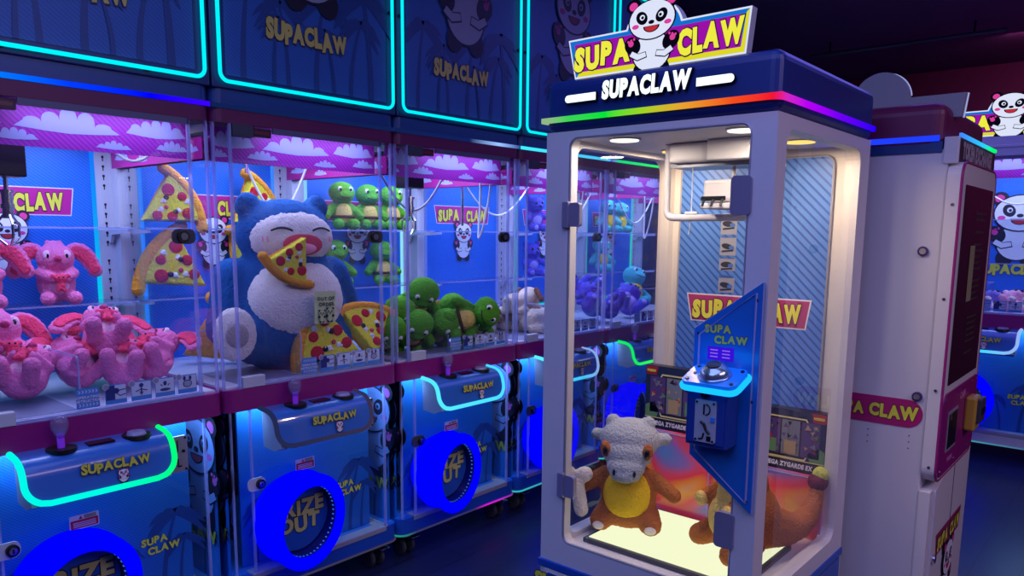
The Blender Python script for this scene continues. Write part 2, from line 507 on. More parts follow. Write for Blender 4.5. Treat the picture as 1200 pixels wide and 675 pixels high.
def row_machine(name, loc, rz, idx, label, group, far=False, detail=True):
    R = empty(name, loc, rz); tag(R, label, 'claw machine', group)
    if far: R.scale = (1.08,) * 3
    # base
    bm = bmesh.new(); plate(bm, rrect(0.004, W - .004, -.002, DEP + .06, .05), [], (0, 0, .119), (1, 0, 0), (0, 1, 0), (0, 0, .081))
    base = finish(bm, 'base', LGREY if far else BASEBLUE, R)
    bm = bmesh.new(); tube(bm, [(x, y, .1225) for x, y in rrect(.002, W - .002, -.004, DEP + .062, .05)], .0045, closed=True, seg=8)
    st = [[(0, (40, 50, 90)), (1, (40, 50, 90))], [(0, (60, 60, 90)), (1, (70, 60, 90))], [(0, (30, 160, 140)), (.12, (60, 60, 100)), (.6, (60, 50, 110)), (.72, (230, 30, 230)), (.82, (220, 40, 230)), (1, (70, 60, 120))], [(0, (50, 200, 210)), (1, (80, 70, 140))], [(0, (60, 220, 190)), (1, (80, 90, 160))], [(0, (60, 60, 120)), (1, (60, 60, 120))]][idx]
    fk(bm, 'base_led_strip', glow_ramp('base_led_%d' % idx, st, 'X', 0, W, .8), base)
    for x in (.09, .72):
        for y in (.077, .70): caster(R, x, y)
    # sill
    bm = bmesh.new(); box(bm, .085, .735, -.006, .05, .182, .206, .003)
    box(bm, .735, .748, .0, DEP - .1, .199, .206); box(bm, .70, .735, .05, DEP - .1, .199, .203)
    fk(bm, 'door_sill', ALU, R)
    bm = bmesh.new(); box(bm, .01, W - .01, .03, DEP + .03, .2, .202)
    fk(bm, 'cabinet_floor', mat('cabinet_floor_blue', (40, 110, 190), .35), R)
    # lower printed panels
    bm = bmesh.new(); box(bm, .09, .708, .08, .09, .205, .843)
    a = Art()
    for k, (x, h, l) in enumerate(((.60, .36, .05), (.50, .25, -.04), (.66, .24, .02), (.15, .30, .04), (.22, .22, -.03))): a.merge(palm_art(h, l, k + idx), x, .205, 1, dl=k * 10)
    for q in range(len(a.p)): a.p[q] = (a.p[q][0], 1, a.p[q][2])
    a.add(bm, (0, .08, 0), X3, Z3, (0, -1, 0), gap=.00006); fp = fk(bm, 'front_panel', [LOWBLUE, PALM], R)
    bm = bmesh.new()
    for t, dz, dx in (('SUPA', .035, -.012), ('CLAW', 0, .02)):
        text_bm(bm, t, .024, (.585 + dx, .0755, .375 + dz), (1, 0, 0), (0, 0, 1), (0, -1, 0), layers=((.05, 1, 0), (.02, 0, .0006)), bounce=.08)
    fk(bm, 'small_lettering', [YELLOW, DARKLINE], fp)
    for side, x, nx in (('left', .012, -1), ('right', W - .03, 1)):
        bm = bmesh.new(); box(bm, x, x + .012, .045, DEP + .02, .2, .843)
        for sgn in (-1, 1):
            xx = x - .0002 if sgn < 0 else x + .0122
            U = (0, -1, 0) if sgn < 0 else (0, 1, 0)
            f = -1 if sgn < 0 else 1
            a = Art()
            for k, (yy, h, l) in enumerate(((.14, .26, .03), (.30, .42, .05), (.45, .32, -.05), (.62, .44, .03))): a.merge(palm_art(h, l, k), f * yy, .205, 1, dl=k * 10)
            for q in range(len(a.p)): a.p[q] = (a.p[q][0], 1, a.p[q][2])
            a.add(bm, (xx, 0, 0), U, (0, 0, 1), (sgn, 0, 0), gap=.00006)
        sp = fk(bm, 'side_panel', [SIDEBLUE, PALM], R)
        for sgn in (-1, 1):
            xx = x - .0002 if sgn < 0 else x + .0122; U = (0, sgn, 0); f = sgn
            q = Art().merge(PANDA, f * .145, .0, .42, kx=.46)
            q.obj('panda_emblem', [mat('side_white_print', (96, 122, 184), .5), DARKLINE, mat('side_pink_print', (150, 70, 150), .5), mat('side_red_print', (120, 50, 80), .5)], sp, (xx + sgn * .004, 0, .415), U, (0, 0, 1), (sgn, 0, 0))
            bm = bmesh.new(); text_bm(bm, 'SUPACLAW', .050, (xx + sgn * .006, .262, .35), U, (0, 0, 1), (sgn, 0, 0), layers=((.05, 1, 0), (.015, 0, .0008)), bounce=.08, width=.46)
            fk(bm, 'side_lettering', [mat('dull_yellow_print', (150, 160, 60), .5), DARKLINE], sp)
    # clear lower door and corner edges
    bm = bmesh.new()
    quad(bm, (.10, .004, .206), (.735, .004, .206), (.735, .004, .843), (.10, .004, .843))
    door = fk(bm, 'clear_door', DOORPANE, R)
    for x in (.097, .732): bm = bmesh.new(); box(bm, x, x + .007, -.002, .009, .206, .843); fk(bm, 'door_edge', EDGE, door)
    for x in (.024,): bm = bmesh.new(); box(bm, x, x + .006, .006, .016, .2, .843); fk(bm, 'corner_edge', EDGE, R)
    # lock, sticker, coin plate
    bm = bmesh.new(); plate(bm, rrect(.075, .148, .53, .58, .02), [], (0, -.003, 0), (1, 0, 0), (0, 0, 1), (0, -.006, 0)); lk = fk(bm, 'lock_plate', DKGREY if idx > 1 else LGREY, door)
    bm = bmesh.new(); cyl(bm, (.125, -.009, .555), (.125, -.02, .555), .018, seg=24); cyl(bm, (.125, -.02, .555), (.125, -.024, .555), .011, seg=20, mi=1); box(bm, .123, .127, -.0255, -.024, .547, .563, mi=0)
    fk(bm, 'lock', [BLACK, CHROME], door)
    a = Art(); a.poly(rrect(.285, .372, .562, .608, .004), 0, 0); a.poly([(.288, .565), (.369, .565), (.369, .592), (.288, .592)], 1, 1); a.poly([(.312, .594), (.324, .594), (.318, .605)], 1, 1)
    for k in range(4): a.poly([(.328, .594 + .003 * k), (.364, .594 + .003 * k), (.364, .5955 + .003 * k), (.328, .5955 + .003 * k)], 2, 1)
    for k in range(3): a.poly([(.295, .570 + .006 * k), (.362, .570 + .006 * k), (.362, .5725 + .006 * k), (.295, .5725 + .006 * k)], 0, 2)
    a.obj('warning_sticker', [PWHITE, mat('sticker_red', (190, 26, 60), .5), DARKLINE], door, (0, -.0005, 0))
    bm = bmesh.new(); plate(bm, rrect(.598, .668, .672, .798, .008), [], (0, .002, 0), (1, 0, 0), (0, 0, 1), (0, -.01, 0)); cp = fk(bm, 'coin_plate', mat('brushed_coin_plate', (170, 160, 170), .35, metal=.5), R)
    bm = bmesh.new(); box(bm, .631, .635, -.0095, -.008, .745, .785); fk(bm, 'coin_slot', BLACK, cp)
    bm = bmesh.new(); box(bm, .631, .635, -.0095, -.008, .69, .72); box(bm, .634, .645, -.0095, -.008, .69, .695); fk(bm, 'return_slot', BLACK, cp)
    for x in (.606, .66):
        for z in (.68, .79): bm = bmesh.new(); cyl(bm, (x, -.008, z), (x, -.0105, z), .004, seg=10); fk(bm, 'plate_screw', BLACK, cp)
    bm = bmesh.new(); cyl(bm, (.652, -.008, .745), (.652, -.014, .745), .005, seg=12); fk(bm, 'return_button', BLACK, cp)
    # control console
    cx0, cx1 = .14, .572; yf = -.126
    prof = arc([(0, .004, .843), (0, -.098, .832), (0, yf, .708)], .062, 12)
    bm = bmesh.new()
    body_prof = [Vector((0, p.y + .007, p.z - .005)) for p in prof] + arc([(0, yf + .022, .70), (0, -.075, .684), (0, .004, .690)], .05, 8)
    A = [bm.verts.new((cx0 + .014, p.y, p.z)) for p in body_prof]; B = [bm.verts.new((cx1 - .014, p.y, p.z)) for p in body_prof]
    bm.faces.new(A); bm.faces.new(B[::-1])
    for i in range(len(A)): bm.faces.new((A[i], B[i], B[(i + 1) % len(A)], A[(i + 1) % len(A)]))
    cons = finish(bm, 'console', mat('console_grey', (150, 150, 172), .4), R)
    n = len(prof); L = [0]
    for i in range(1, n): L.append(L[-1] + (prof[i] - prof[i - 1]).length)
    T = L[-1]; rad = .062
    def inset(s):
        d = T - s
        return rad - math.sqrt(max(0, rad * rad - (rad - d) ** 2)) if d < rad else 0
    fine = []
    for k in range(41):
        s = T * k / 40
        i = max(j for j in range(n) if L[j] <= s + 1e-9); i = min(i, n - 2)
        p = prof[i].lerp(prof[i + 1], (s - L[i]) / (L[i + 1] - L[i])); fine.append((p, inset(s)))
    bm = bmesh.new(); PA = []; PB = []
    for p, q in fine: PA.append(bm.verts.new((cx0 + q, p.y - .002, p.z + .002))); PB.append(bm.verts.new((cx1 - q, p.y - .002, p.z + .002)))
    for i in range(len(PA) - 1): bm.faces.new((PA[i], PB[i], PB[i + 1], PA[i + 1]))
    sh = fk(bm, 'control_panel', mat('console_blue_print', (46, 104, 186), .25, coat=.5), cons)
    lp = [(cx0 + q, p.y - .002, p.z + .001) for p, q in fine] + [(cx1 - q, p.y - .002, p.z + .001) for p, q in fine[::-1]]
    bm = bmesh.new(); tube(bm, lp, .0092, seg=10)
    fk(bm, 'console_led', glow_ramp('console_led_%d' % idx, CONS[idx], 'X', cx0, cx1, 1.15 if idx != 1 else .35), cons)
    zc = .765
    ty = yf + .004; fx = (cx0 + cx1) / 2
    V = Vector((0, .10, 1)).normalized()
    text('console_lettering', 'SUPACLAW', .026, [mat('console_letter', (206, 204, 70), .5), DARKLINE], sh, (fx + .035, yf + .0025, .770), (1, 0, 0), V, (0, -1, 0), layers=((.05, 1, 0), (.015, 0, .0008)), bounce=.09, width=.20)
    Art().merge(PANDA, 0, 0, .044, kx=.052).obj('panda_emblem', PANDA_M, sh, (fx + .05, yf - .0035, .722), (1, 0, 0), V, (0, -1, 0), gap=.0003)
    jx = .265; jy = -.045; jz = .838
    bm = bmesh.new(); cyl(bm, (jx, jy, jz - .004), (jx, jy, jz + .008), .042, seg=30); jb = fk(bm, 'joystick_collar', BLACK, cons)
    bm = bmesh.new(); cyl(bm, (jx, jy, jz + .004), (jx, jy, jz + .05), .0105, seg=16, mi=0); fk(bm, 'joystick_shaft', mat('joystick_violet', (150, 70, 220), .2, emit=(110, 30, 200), estr=.25), jb)
    bm = bmesh.new(); sph(bm, (jx, jy, jz + .078), (.025, .025, .03), sub=3); cyl(bm, (jx, jy, jz + .04), (jx, jy, jz + .062), .013, .02, seg=18); finish(bm, 'joystick_knob', glass('joystick_acrylic', (225, 215, 245), 1.45, haze=.14, hcol=(225, 215, 240)), jb, smooth=True)
    bm = bmesh.new(); cyl(bm, (.485, -.045, .832), (.485, -.045, .845), .044, .042, seg=30); cyl(bm, (.485, -.045, .845), (.485, -.045, .854), .030, .026, seg=30, mi=1); fk(bm, 'push_button', [BLACK, mat('button_clear', (150, 150, 190), .15)], cons)
    bm = bmesh.new(); box(bm, .335, .412, -.065, -.025, .834, .8435); fk(bm, 'credit_display', mat('display_dark', (40, 20, 36), .15), cons)
    # prize chute ring
    rx, rzc = .285, .380
    bm = bmesh.new(); NS = 56
    prof2 = [(.150, .075, 0), (.138, .004, .92), (.138, 0, 1), (.146, -.008, 1), (.178, -.008, 1), (.187, .002, 1), (.187, .018, 1), (.170, .03, 1), (.166, 0, .35), (.182, -.014, .1), (.186, .004, 0), (.150, .075, 0)]
    ring = [[bm.verts.new((rx + r * cos(2 * PI * k / NS), y + t * (-.100 + .20 * r * cos(2 * PI * k / NS)), rzc + r * sin(2 * PI * k / NS))) for (r, y, t) in prof2] for k in range(NS)]
    for k in range(NS):
        a_, b_ = ring[k], ring[(k + 1) % NS]
        for j in range(len(prof2) - 1): bm.faces.new((a_[j], a_[j + 1], b_[j + 1], b_[j])).material_index = 1 if j == 0 else 0
    pr = finish(bm, 'prize_chute_ring', [RINGBLUE, mat('chute_liner_blue', (10, 20, 120), .35)], R, smooth=True)
    bm = bmesh.new()
    for k in range(46):
        t = 2 * PI * k / 46; p = Vector((rx + .1395 * cos(t), -.075 + .028 * cos(t), rzc + .1395 * sin(t))); box(bm, p.x - .0022, p.x + .0022, p.y - .004, p.y + .004, p.z - .0022, p.z + .0022)
    fk(bm, 'led_dot', glow('ring_led_dots', (50, 110, 255), .9), pr)
    bm = bmesh.new(); cyl(bm, (rx, .0, rzc), (rx, -.008, rzc), .1385, seg=48); cd = fk(bm, 'chute_door', mat('chute_door_blue', (30, 84, 176), .3), pr)
    bm = bmesh.new()
    for t, z, dx in (('PRIZE', .388, .004), ('OUT', .322, .004)):
        text_bm(bm, t, .055, (rx + dx, -.0092, z), (1, 0, 0), (0, .0, 1), (0, -1, 0), layers=((.06, 1, 0), (.02, 0, .0008)), bounce=.05, gapx=.10)
    fk(bm, 'chute_lettering', [mat('chute_letter', (200, 196, 110), .5), DARKLINE], cd)
    # band, deck
    bm = bmesh.new(); plate(bm, rrect(.003, W - .003, -.006, DEP + .06, .035), [], (0, 0, .843), (1, 0, 0), (0, 1, 0), (0, 0, .0815)); fk(bm, 'middle_band', MAGENTA, R)
    bm = bmesh.new(); box(bm, .02, W - .02, .02, DEP + .03, .9245, .932); dk = fk(bm, 'play_deck', DECK, R)
    bm = bmesh.new(); box(bm, .07, .74, -.004, .016, .9245, .938, .002); fk(bm, 'glass_sill', EDGE, R)
    bm = bmesh.new(); box(bm, .075, .165, -.008, .02, .926, .968, .003); fk(bm, 'sill_block', LGREY, R)
    # glass
    bm = bmesh.new(); quad(bm, (.06, .002, .9245), (.74, .002, .9245), (.74, .002, 1.867), (.06, .002, 1.867)); gp = fk(bm, 'front_pane', PANE, R)
    for x in (.062, .727): bm = bmesh.new(); box(bm, x, x + .009, -.003, .009, .9245, 1.867); fk(bm, 'pane_edge', EDGE, gp)
    for x in (.008, W - .016): bm = bmesh.new(); box(bm, x, x + .007, .010, .024, .9245, 1.867); fk(bm, 'corner_edge', EDGE, R)
    bm = bmesh.new(); box(bm, .235, .735, -.003, .005, 1.846, 1.867); fk(bm, 'lamp_cover', mat('lamp_cover_grey', (92, 88, 116), .4), R)
    for x in (.006, W - .006):
        bm = bmesh.new(); quad(bm, (x, .02, .932), (x, DEP, .932), (x, DEP, 1.867), (x, .02, 1.867)); fk(bm, 'side_pane', SIDEPANE, R)
    bm = bmesh.new(); plate(bm, rrect(.655, .735, 1.452, 1.502, .02), [], (0, -.001, 0), (1, 0, 0), (0, 0, 1), (0, -.006, 0)); fk(bm, 'glass_lock_plate', DKGREY, gp)
    bm = bmesh.new(); cyl(bm, (.69, -.007, 1.477), (.69, -.018, 1.477), .020, seg=26); cyl(bm, (.69, -.018, 1.477), (.69, -.022, 1.477), .012, seg=20, mi=1); fk(bm, 'glass_lock', [BLACK, GREYM], gp)
    bm = bmesh.new(); box(bm, .075, .155, -.006, .022, 1.825, 1.867, .002); fk(bm, 'pane_bracket', DKGREY, R)
    bm = bmesh.new(); box(bm, .155, .235, .008, .030, 1.832, 1.862, .002, mi=0); box(bm, .165, .225, .0065, .009, 1.842, 1.852, mi=1); fk(bm, 'counter_display', [mat('counter_brown', (70, 32, 40), .4), mat('counter_window', (130, 44, 46), .3)], R)
    # header
    bm = bmesh.new(); plate(bm, rrect(.002, W - .002, -.004, DEP + .06, .035), [], (0, 0, 1.867), (1, 0, 0), (0, 1, 0), (0, 0, .047)); fk(bm, 'header_trim', LGREY if far else MAROON, R)
    bm = bmesh.new(); plate(bm, rrect(.002, W - .002, -.004, DEP + .06, .035), [], (0, 0, 1.914), (1, 0, 0), (0, 1, 0), (0, 0, .066)); hd = fk(bm, 'header', LGREY if far else NAVY, R)
    bm = bmesh.new(); box(bm, .004, W - .004, -.0085, -.003, 1.914, 1.930, .002); fk(bm, 'header_led_strip', LGREY if far else glow_ramp('header_led_%d' % idx, LEDS[idx], 'X', 0, W, 1.1), hd)
    # interior: back panel, columns, valance, shelves
    bm = bmesh.new(); box(bm, .085, W - .085, DEP, DEP + .012, .932, 1.866); bp = fk(bm, 'back_panel', BACKBLUE, R)
    lp = frame_loop(.085, W - .085, 1.0, 1.9, DEP - .006, .03)
    bm = bmesh.new(); tube(bm, arc([(.092, DEP - .006, 1.866), (.092, DEP - .006, 1.004), (W - .092, DEP - .006, 1.004), (W - .092, DEP - .006, 1.866)], .03), .0085, seg=8)
    stc = [[(0, (0, 255, 120)), (.06, (0, 230, 190)), (.4, (0, 190, 250)), (1, (20, 120, 255))], [(0, (30, 120, 255)), (1, (60, 140, 255))], [(0, (120, 220, 240)), (1, (160, 230, 255))], [(0, (90, 100, 220)), (1, (90, 120, 230))], [(0, (0, 220, 160)), (1, (60, 230, 170))], [(0, (0, 220, 160)), (1, (60, 200, 230))]][idx]
    fk(bm, 'panel_led', glow_ramp('panel_led_%d' % idx, stc, 'Z', 1.0, 1.8, 1.0), bp)
    if far:
        text('wall_lettering', 'SUPACLAW', .062, [YELLOW, DARKLINE], bp, (.406, DEP - .004, 1.14), layers=((.06, 1, 0), (.03, 0, .001)), bounce=.08, width=.44)
        Art().merge(PANDA, 0, 0, .48, kx=.52).obj('panda_emblem', PANDA_M, bp, (.406, DEP - .004, 1.215))
    else:
        bm = bmesh.new(); a = Art(); pw, pz = .242, 1.553
        a.poly([(.406 - pw, pz + .104), (.406 - pw + .022, pz - .004), (.406 + pw - .014, pz - .004), (.406 + pw, pz + .104)], 0, 0)
        a.poly([(.406 - pw + .006, pz + .1), (.406 - pw + .025, pz), (.406 + pw - .017, pz), (.406 + pw - .005, pz + .1)], 1, 1)
        a.add(bm, (0, DEP - .001, 0), (1, 0, 0), (0, 0, 1), (0, -1, 0))
        for t, x in (('SUPA', -.122), ('CLAW', .115)):
            text_bm(bm, t, .060, (.406 + x, DEP - .004, pz + .018), (1, 0, 0), (0, 0, 1), (0, -1, 0), layers=((.07, 2, 0), (.03, 3, .001)), bounce=.08, width=.165, gapx=.12)
        fk(bm, 'wall_logo', [PWHITE, PMAG, DARKLINE, YELLOW], bp)
        Art().merge(PANDA, 0, 0, .235).obj('panda_emblem', PANDA_M, bp, (.406, DEP - .007, 1.332))
    for x in (.0, W - .083):
        bm = bmesh.new(); box(bm, x, x + .083, DEP - .005, DEP + .03, .932, 1.866); 
        cl = fk(bm, 'rack_column', COLW, R)
        a = Art(); kx = x + (.05 if x == 0 else .033)
        for k in range(22):
            z = .99 + k * .038
            if k % 6 == 5: continue
            a.ell(kx, z, .0055, .0055, 0, 0, n=12).poly([(kx - .0022, z - .017), (kx + .0022, z - .017), (kx + .0022, z), (kx - .0022, z)], 0, 0)
        a.obj('keyhole_slot', [BLACK], cl, (0, DEP - .0055, 0))
        bm = bmesh.new(); box(bm, x + (.0 if x == 0 else .062), x + (.02 if x == 0 else .083), DEP - .06, DEP - .005, .932, 1.866); fk(bm, 'rack_upright', COLW, cl)
    for z in (1.505, 1.215):
        bm = bmesh.new(); box(bm, .02, W - .02, DEP - .2, DEP - .012, z - .006, z); s_ = fk(bm, 'glass_shelf', SHELFG, R)
        for x in (.03, W - .045):
            bm = bmesh.new(); plate(bm, [(0, 0), (.19, 0), (.19, -.012), (.03, -.022), (.012, -.055), (0, -.055)], [], (x, DEP - .006, z - .007), (0, -1, 0), (0, 0, 1), (.012, 0, 0)); fk(bm, 'shelf_bracket', COLW, s_)
        bm = bmesh.new(); box(bm, .02, W - .02, DEP - .203, DEP - .2, z - .006, z + .001); fk(bm, 'shelf_edge', EDGE, s_)
    rv = random.Random(5)
    bm = bmesh.new(); box(bm, .03, W - .03, .098, .104, 1.742, 1.866); va = fk(bm, 'cloud_valance', VALMAG, R)
    a = Art()
    for k, (x, z, w, h) in enumerate(((.12, 1.803, .20, .062), (.40, 1.80, .30, .066), (.67, 1.81, .20, .06), (.25, 1.764, .13, .032), (.53, 1.757, .11, .026), (.72, 1.766, .11, .03), (.07, 1.762, .08, .026))): a.poly([(x + u, z + v) for u, v in cloud_pts(w, h, 5, k)], 0, k % 2)
    a.obj('cloud_print', [CLOUDP], va, (0, .098, 0))
    for x in (.016, W - .022):
        bm = bmesh.new(); box(bm, x, x + .004, .03, DEP - .02, 1.742, 1.816); sv = fk(bm, 'side_valance', VALMAG_Y, R)
        for sgn in (-1, 1):
            a = Art()
            for k, (yy, z, w, h) in enumerate(((.12, 1.77, .14, .03), (.33, 1.785, .12, .022), (.5, 1.758, .1, .024), (.68, 1.775, .13, .03))): a.poly([((yy + u) * (1 if sgn > 0 else -1), z + v) for u, v in cloud_pts(w, h, 4, k)], 0, 0)
            a.obj('cloud_print', [CLOUDP], sv, (x if sgn < 0 else x + .004, 0, 0), (0, 1 if sgn > 0 else -1, 0), (0, 0, 1), (sgn, 0, 0))
    # ceiling LED bars
    bm = bmesh.new(); box(bm, .1, W - .1, .40, .46, 1.853, 1.866); fk(bm, 'ceiling_led_bar', LEDW, R)
    # instruction cards stuck inside the glass
    if detail:
        xs = (.332, .417, .497, .575, .652)
        for k, x in enumerate(xs):
            a = Art(); a.poly(rrect(x, x + (.068 if k == 0 else .066), .942, 1.006, .002), 0, 0)
            if k == 0:
                for z in (.948, .990):
                    for j in range(6): a.poly([(x + .006 + j * .010, z), (x + .010 + j * .010, z), (x + .014 + j * .010, z + .005), (x + .010 + j * .010, z + .010), (x + .006 + j * .010, z + .010), (x + .010 + j * .010, z + .005)], 1, 1)
            else:
                a.poly([(x + .002, .957), (x + .064, .957), (x + .064, 1.003), (x + .002, 1.003)], 1, 1)
                a.ell(x + .004, 1.0, .011, .011, 1, 2).ell(x + .004, 1.0, .009, .009, 3, 3)
            if k == 1: a.poly([(x + .002, .957), (x + .03, .957), (x + .03, 1.003), (x + .002, 1.003)], 2, 2).ell(x + .034, .985, .009, .009, 2, 3).stroke([(x + .062, .972), (x + .045, .968), (x + .034, .978), (x + .044, .986), (x + .062, .988)], .003, 2, 3)
            if k == 2: a.ell(x + .033, .992, .007, .007, 2, 3).stroke([(x + .033, .985), (x + .033, .970)], .004, 2, 3).stroke([(x + .014, .973), (x + .033, .979), (x + .052, .973)], .003, 2, 3).poly([(x + .026, .970), (x + .040, .970), (x + .033, .960)], 2, 4)
            if k == 3: a.ell(x + .033, .966, .018, .005, 2, 3).stroke([(x + .018, .985), (x + .024, .978)], .003, 2, 3).stroke([(x + .048, .985), (x + .042, .978)], .003, 2, 3).ell(x + .033, .987, .006, .008, 2, 3)
            if k == 4: a.ell(x + .033, .975, .016, .013, 2, 3).ell(x + .033, .975, .013, .010, 1, 4).ell(x + .023, .994, .005, .008, 2, 3).ell(x + .043, .994, .005, .008, 2, 3)
            c = a.obj('instruction_card', [mat('card_blue', (70, 140, 214), .5), mat('card_white', (206, 214, 236), .5), mat('card_navy', (24, 44, 120), .5), mat('card_grey', (150, 150, 175), .5)], gp, (0, .005, 0))
            if k == 0: text('card_lettering', 'OPERATING', .008, [PWHITE], c, (x + .034, .0030, .974), layers=((.0, 0, 0),)); text('card_lettering', 'INSTRUCTION', .008, [PWHITE], c, (x + .034, .0030, .962), layers=((.0, 0, 0),))
    # clear guard around the drop hole
    bm = bmesh.new(); x0, x1, y0, y1, z0, z1 = .09, .36, .05, .36, .932, 1.10
    quad(bm, (x1, y0, z0), (x1, y1, z0), (x1, y1, z1), (x1, y0, z1)); quad(bm, (x0, y1, z0), (x1, y1, z0), (x1, y1, z1), (x0, y1, z1)); g = fk(bm, 'drop_guard', SHELFG, R)
    bm = bmesh.new(); tube(bm, arc([(x1, y0, z0), (x1, y0, z1), (x1, y1, z1), (x0, y1, z1)], .012, 4), .003, seg=6); fk(bm, 'guard_rim', EDGE, g)
    bm = bmesh.new(); box(bm, x0, x1 - .01, y0, y1 - .01, .9315, .934); fk(bm, 'drop_hole', mat('drop_hole_grey', (130, 130, 160), .5), g)
    # crane
    kx, ky = {0: (.275, .30), 1: (.45, .56), 2: (.26, .20), 3: (.10, .50), 4: (.5, .5), 5: (.4, .5)}[idx]; cz = 1.66 if idx == 0 else 1.70 if idx == 2 else 1.795; ct = 1.845 if cz > 1.75 else 1.80
    bm = bmesh.new(); box(bm, .03, W - .03, ky - .012, ky + .012, 1.80, 1.82); box(bm, .03, .05, .12, DEP - .03, 1.815, 1.845); box(bm, W - .05, W - .03, .12, DEP - .03, 1.815, 1.845)
    gr = fk(bm, 'crane_rail', GREYM, R)
    bm = bmesh.new(); box(bm, kx - .05, kx + .05, ky - .045, ky + .045, cz, ct, .005); ca = fk(bm, 'crane_carriage', BLACK, gr)
    bm = bmesh.new(); cyl(bm, (kx, ky, cz), (kx, ky, cz - (.26 if idx == 3 else .05)), .007, seg=12)
    if idx in (0, 2): cyl(bm, (kx, ky, cz - .05), (kx, ky, cz - .13), .016, seg=20); cyl(bm, (kx, ky, cz - .04), (kx, ky, cz - .05), .022, seg=20); cyl(bm, (kx, ky, cz - .085), (kx, ky, cz - .10), .02, seg=20)
    for k in range(3 if idx in (0, 2) else 0):
        t = 2 * PI * k / 3 + .5; c_, s__ = cos(t), sin(t)
        tube(bm, [(kx + c_ * .014, ky + s__ * .014, cz - .12), (kx + c_ * .038, ky + s__ * .038, cz - .15), (kx + c_ * .036, ky + s__ * .036, cz - .19), (kx + c_ * .010, ky + s__ * .010, cz - .215)], .004, seg=8)
    fk(bm, 'claw', CHROME, ca)
    bm = bmesh.new(); x0, x1, dip = {0: (.6, .77, .06), 1: (.47, .76, .22), 2: (.10, .50, .20), 3: (.14, .7, .2), 4: (.1, .55, .22), 5: (.1, .55, .22)}[idx]; pts = []
    for k in range(25):
        t = k / 24; pts.append((x0 + (x1 - x0) * t, ky + .05 * (1 - t), 1.80 - dip * sin(PI * t)))
    tube(bm, pts, .0055, seg=8); fk(bm, 'crane_cable', mat('cable_grey', (196, 196, 206), .5), gr)
    if idx > 1:
        bm = bmesh.new(); pts = [(W - .065 - .05 * (1 - cos(2 * PI * k / 20)) * .5, .13 + .08 * k / 20, 1.80 - .33 * sin(PI * k / 20)) for k in range(21)]
        tube(bm, pts, .0055, seg=8); fk(bm, 'crane_cable', mat('cable_grey', (196, 196, 206), .5), gr)
    # lamps of the machine
    area('cabinet_lamp', (W / 2, .43, 1.848), (0, 0, 0), .6, .5, 8.6, (184, 200, 255), R)
    area('valance_lamp', (.485, .024, 1.858), (math.radians(28), 0, 0), .48, .025, .7, (184, 186, 255), R)
    area('cabinet_wash_lamp', (W / 2, .045, .838), (0, 0, 0), .68, .05, 2.6, (150, 205, 255), R)
    area('cabinet_side_lamp', (W / 2 + .33, .3, .836), (0, 0, 0), .06, .4, .6, (150, 205, 255), R)
    area('base_glow_lamp', (W / 2, .3, .117), (0, 0, 0), .6, .4, .12, (40, 60, 255), R)
    if far: logo_board(R, W / 2, 1.988, 1.36, .02)
    return R
VALMAG_Y = stripes('cloud_side_valance_print', (196, 34, 150), (170, 24, 130), 80, .8, rough=.5, plane='YZ')

GROUP = 'claw machines along the wall'
LBL = ['glass claw machine at the near end of the row, pink plush inside',
       'glass claw machine holding the huge blue bear and plush pizza slices',
       'glass claw machine with a heap of green turtle plush by its glass',
       'glass claw machine with beige puppy plush, partly hidden by the white cabinet frame',
       'glass claw machine behind the white cabinet glass, with violet bear plush',
       'last claw machine of the row, teal turtle plush on its shelves']
XS = [1.333 + (i - 1) * W for i in range(6)]
for i in range(6): row_machine('claw_machine', (XS[i], D0, 0), 0, i, LBL[i], GROUP)

# ---- neon picture boards above the row
BL = ['dark blue picture board with cyan neon above the pink plush machine',
      'dark blue neon-edged picture board above the blue bear machine',
      'dark blue neon-edged picture board above the green turtle machine',
      'dark blue neon-edged picture board above the beige puppy machine',
      'dark blue neon-edged picture board above the violet bear machine']
for i in range(5):
    R = empty('picture_board', (XS[i], D0, 1.98)); tag(R, BL[i], 'sign', 'neon picture boards over the row')
    bm = bmesh.new(); box(bm, .004, W - .004, -.012, .06, 0, .90, .004); b = fk(bm, 'board', mat('board_edge_navy', (18, 44, 104), .4), R)
    bm = bmesh.new(); box(bm, .055, W - .055, -.0145, -.011, .045, .875); face = bm
    a = Art()
    for k, (x, h, l) in enumerate(((.12, .42, .03), (.30, .34, -.03), (.42, .40, .04), (.58, .34, .05), (.68, .46, -.03), (.24, .27, .02), (.50, .26, -.04))): a.merge(palm_art(h, l, k + 11), x, .045, 1, dl=k * 10)
    for q in range(len(a.p)): a.p[q] = (a.p[q][0], 1, a.p[q][2])
    a.add(face, (0, -.0145, 0), X3, Z3, (0, -1, 0), gap=.00006); pn = fk(face, 'printed_face', [BOARDBLUE, mat('board_palm_print', (26, 66, 126), .45)], R)
    bm = bmesh.new(); tube(bm, [(u, -.026, v) for u, v in rrect(.027, W - .027, .022, .885, .03)], .0065, closed=True, seg=10); fk(bm, 'neon_tube', NEON, R)
    bm = bmesh.new()
    for x, z in ((.2, .022), (.6, .022), (.027, .4), (W - .027, .4)): box(bm, x - .008, x + .008, -.022, -.011, z - .006, z + .006)
    fk(bm, 'tube_clip', BLACK, R)
    text('board_lettering', 'SUPACLAW', .058, [mat('board_letter', (206, 188, 90), .5), mat('board_letter_edge', (70, 46, 66), .5)], pn, (W / 2 - .02, -.019, .20), layers=((.075, 1, 0), (.035, 0, .001)), bounce=.09, width=.34, gapx=.11)
    Art().merge(PANDA, 0, 0, .50).obj('panda_emblem', [mat('board_white', (150, 150, 170), .5), mat('board_dark', (12, 14, 34), .5), mat('board_pink', (150, 50, 110), .5), mat('board_red', (120, 40, 50), .5)], pn, (W / 2, -.020, .335), gap=.0004)

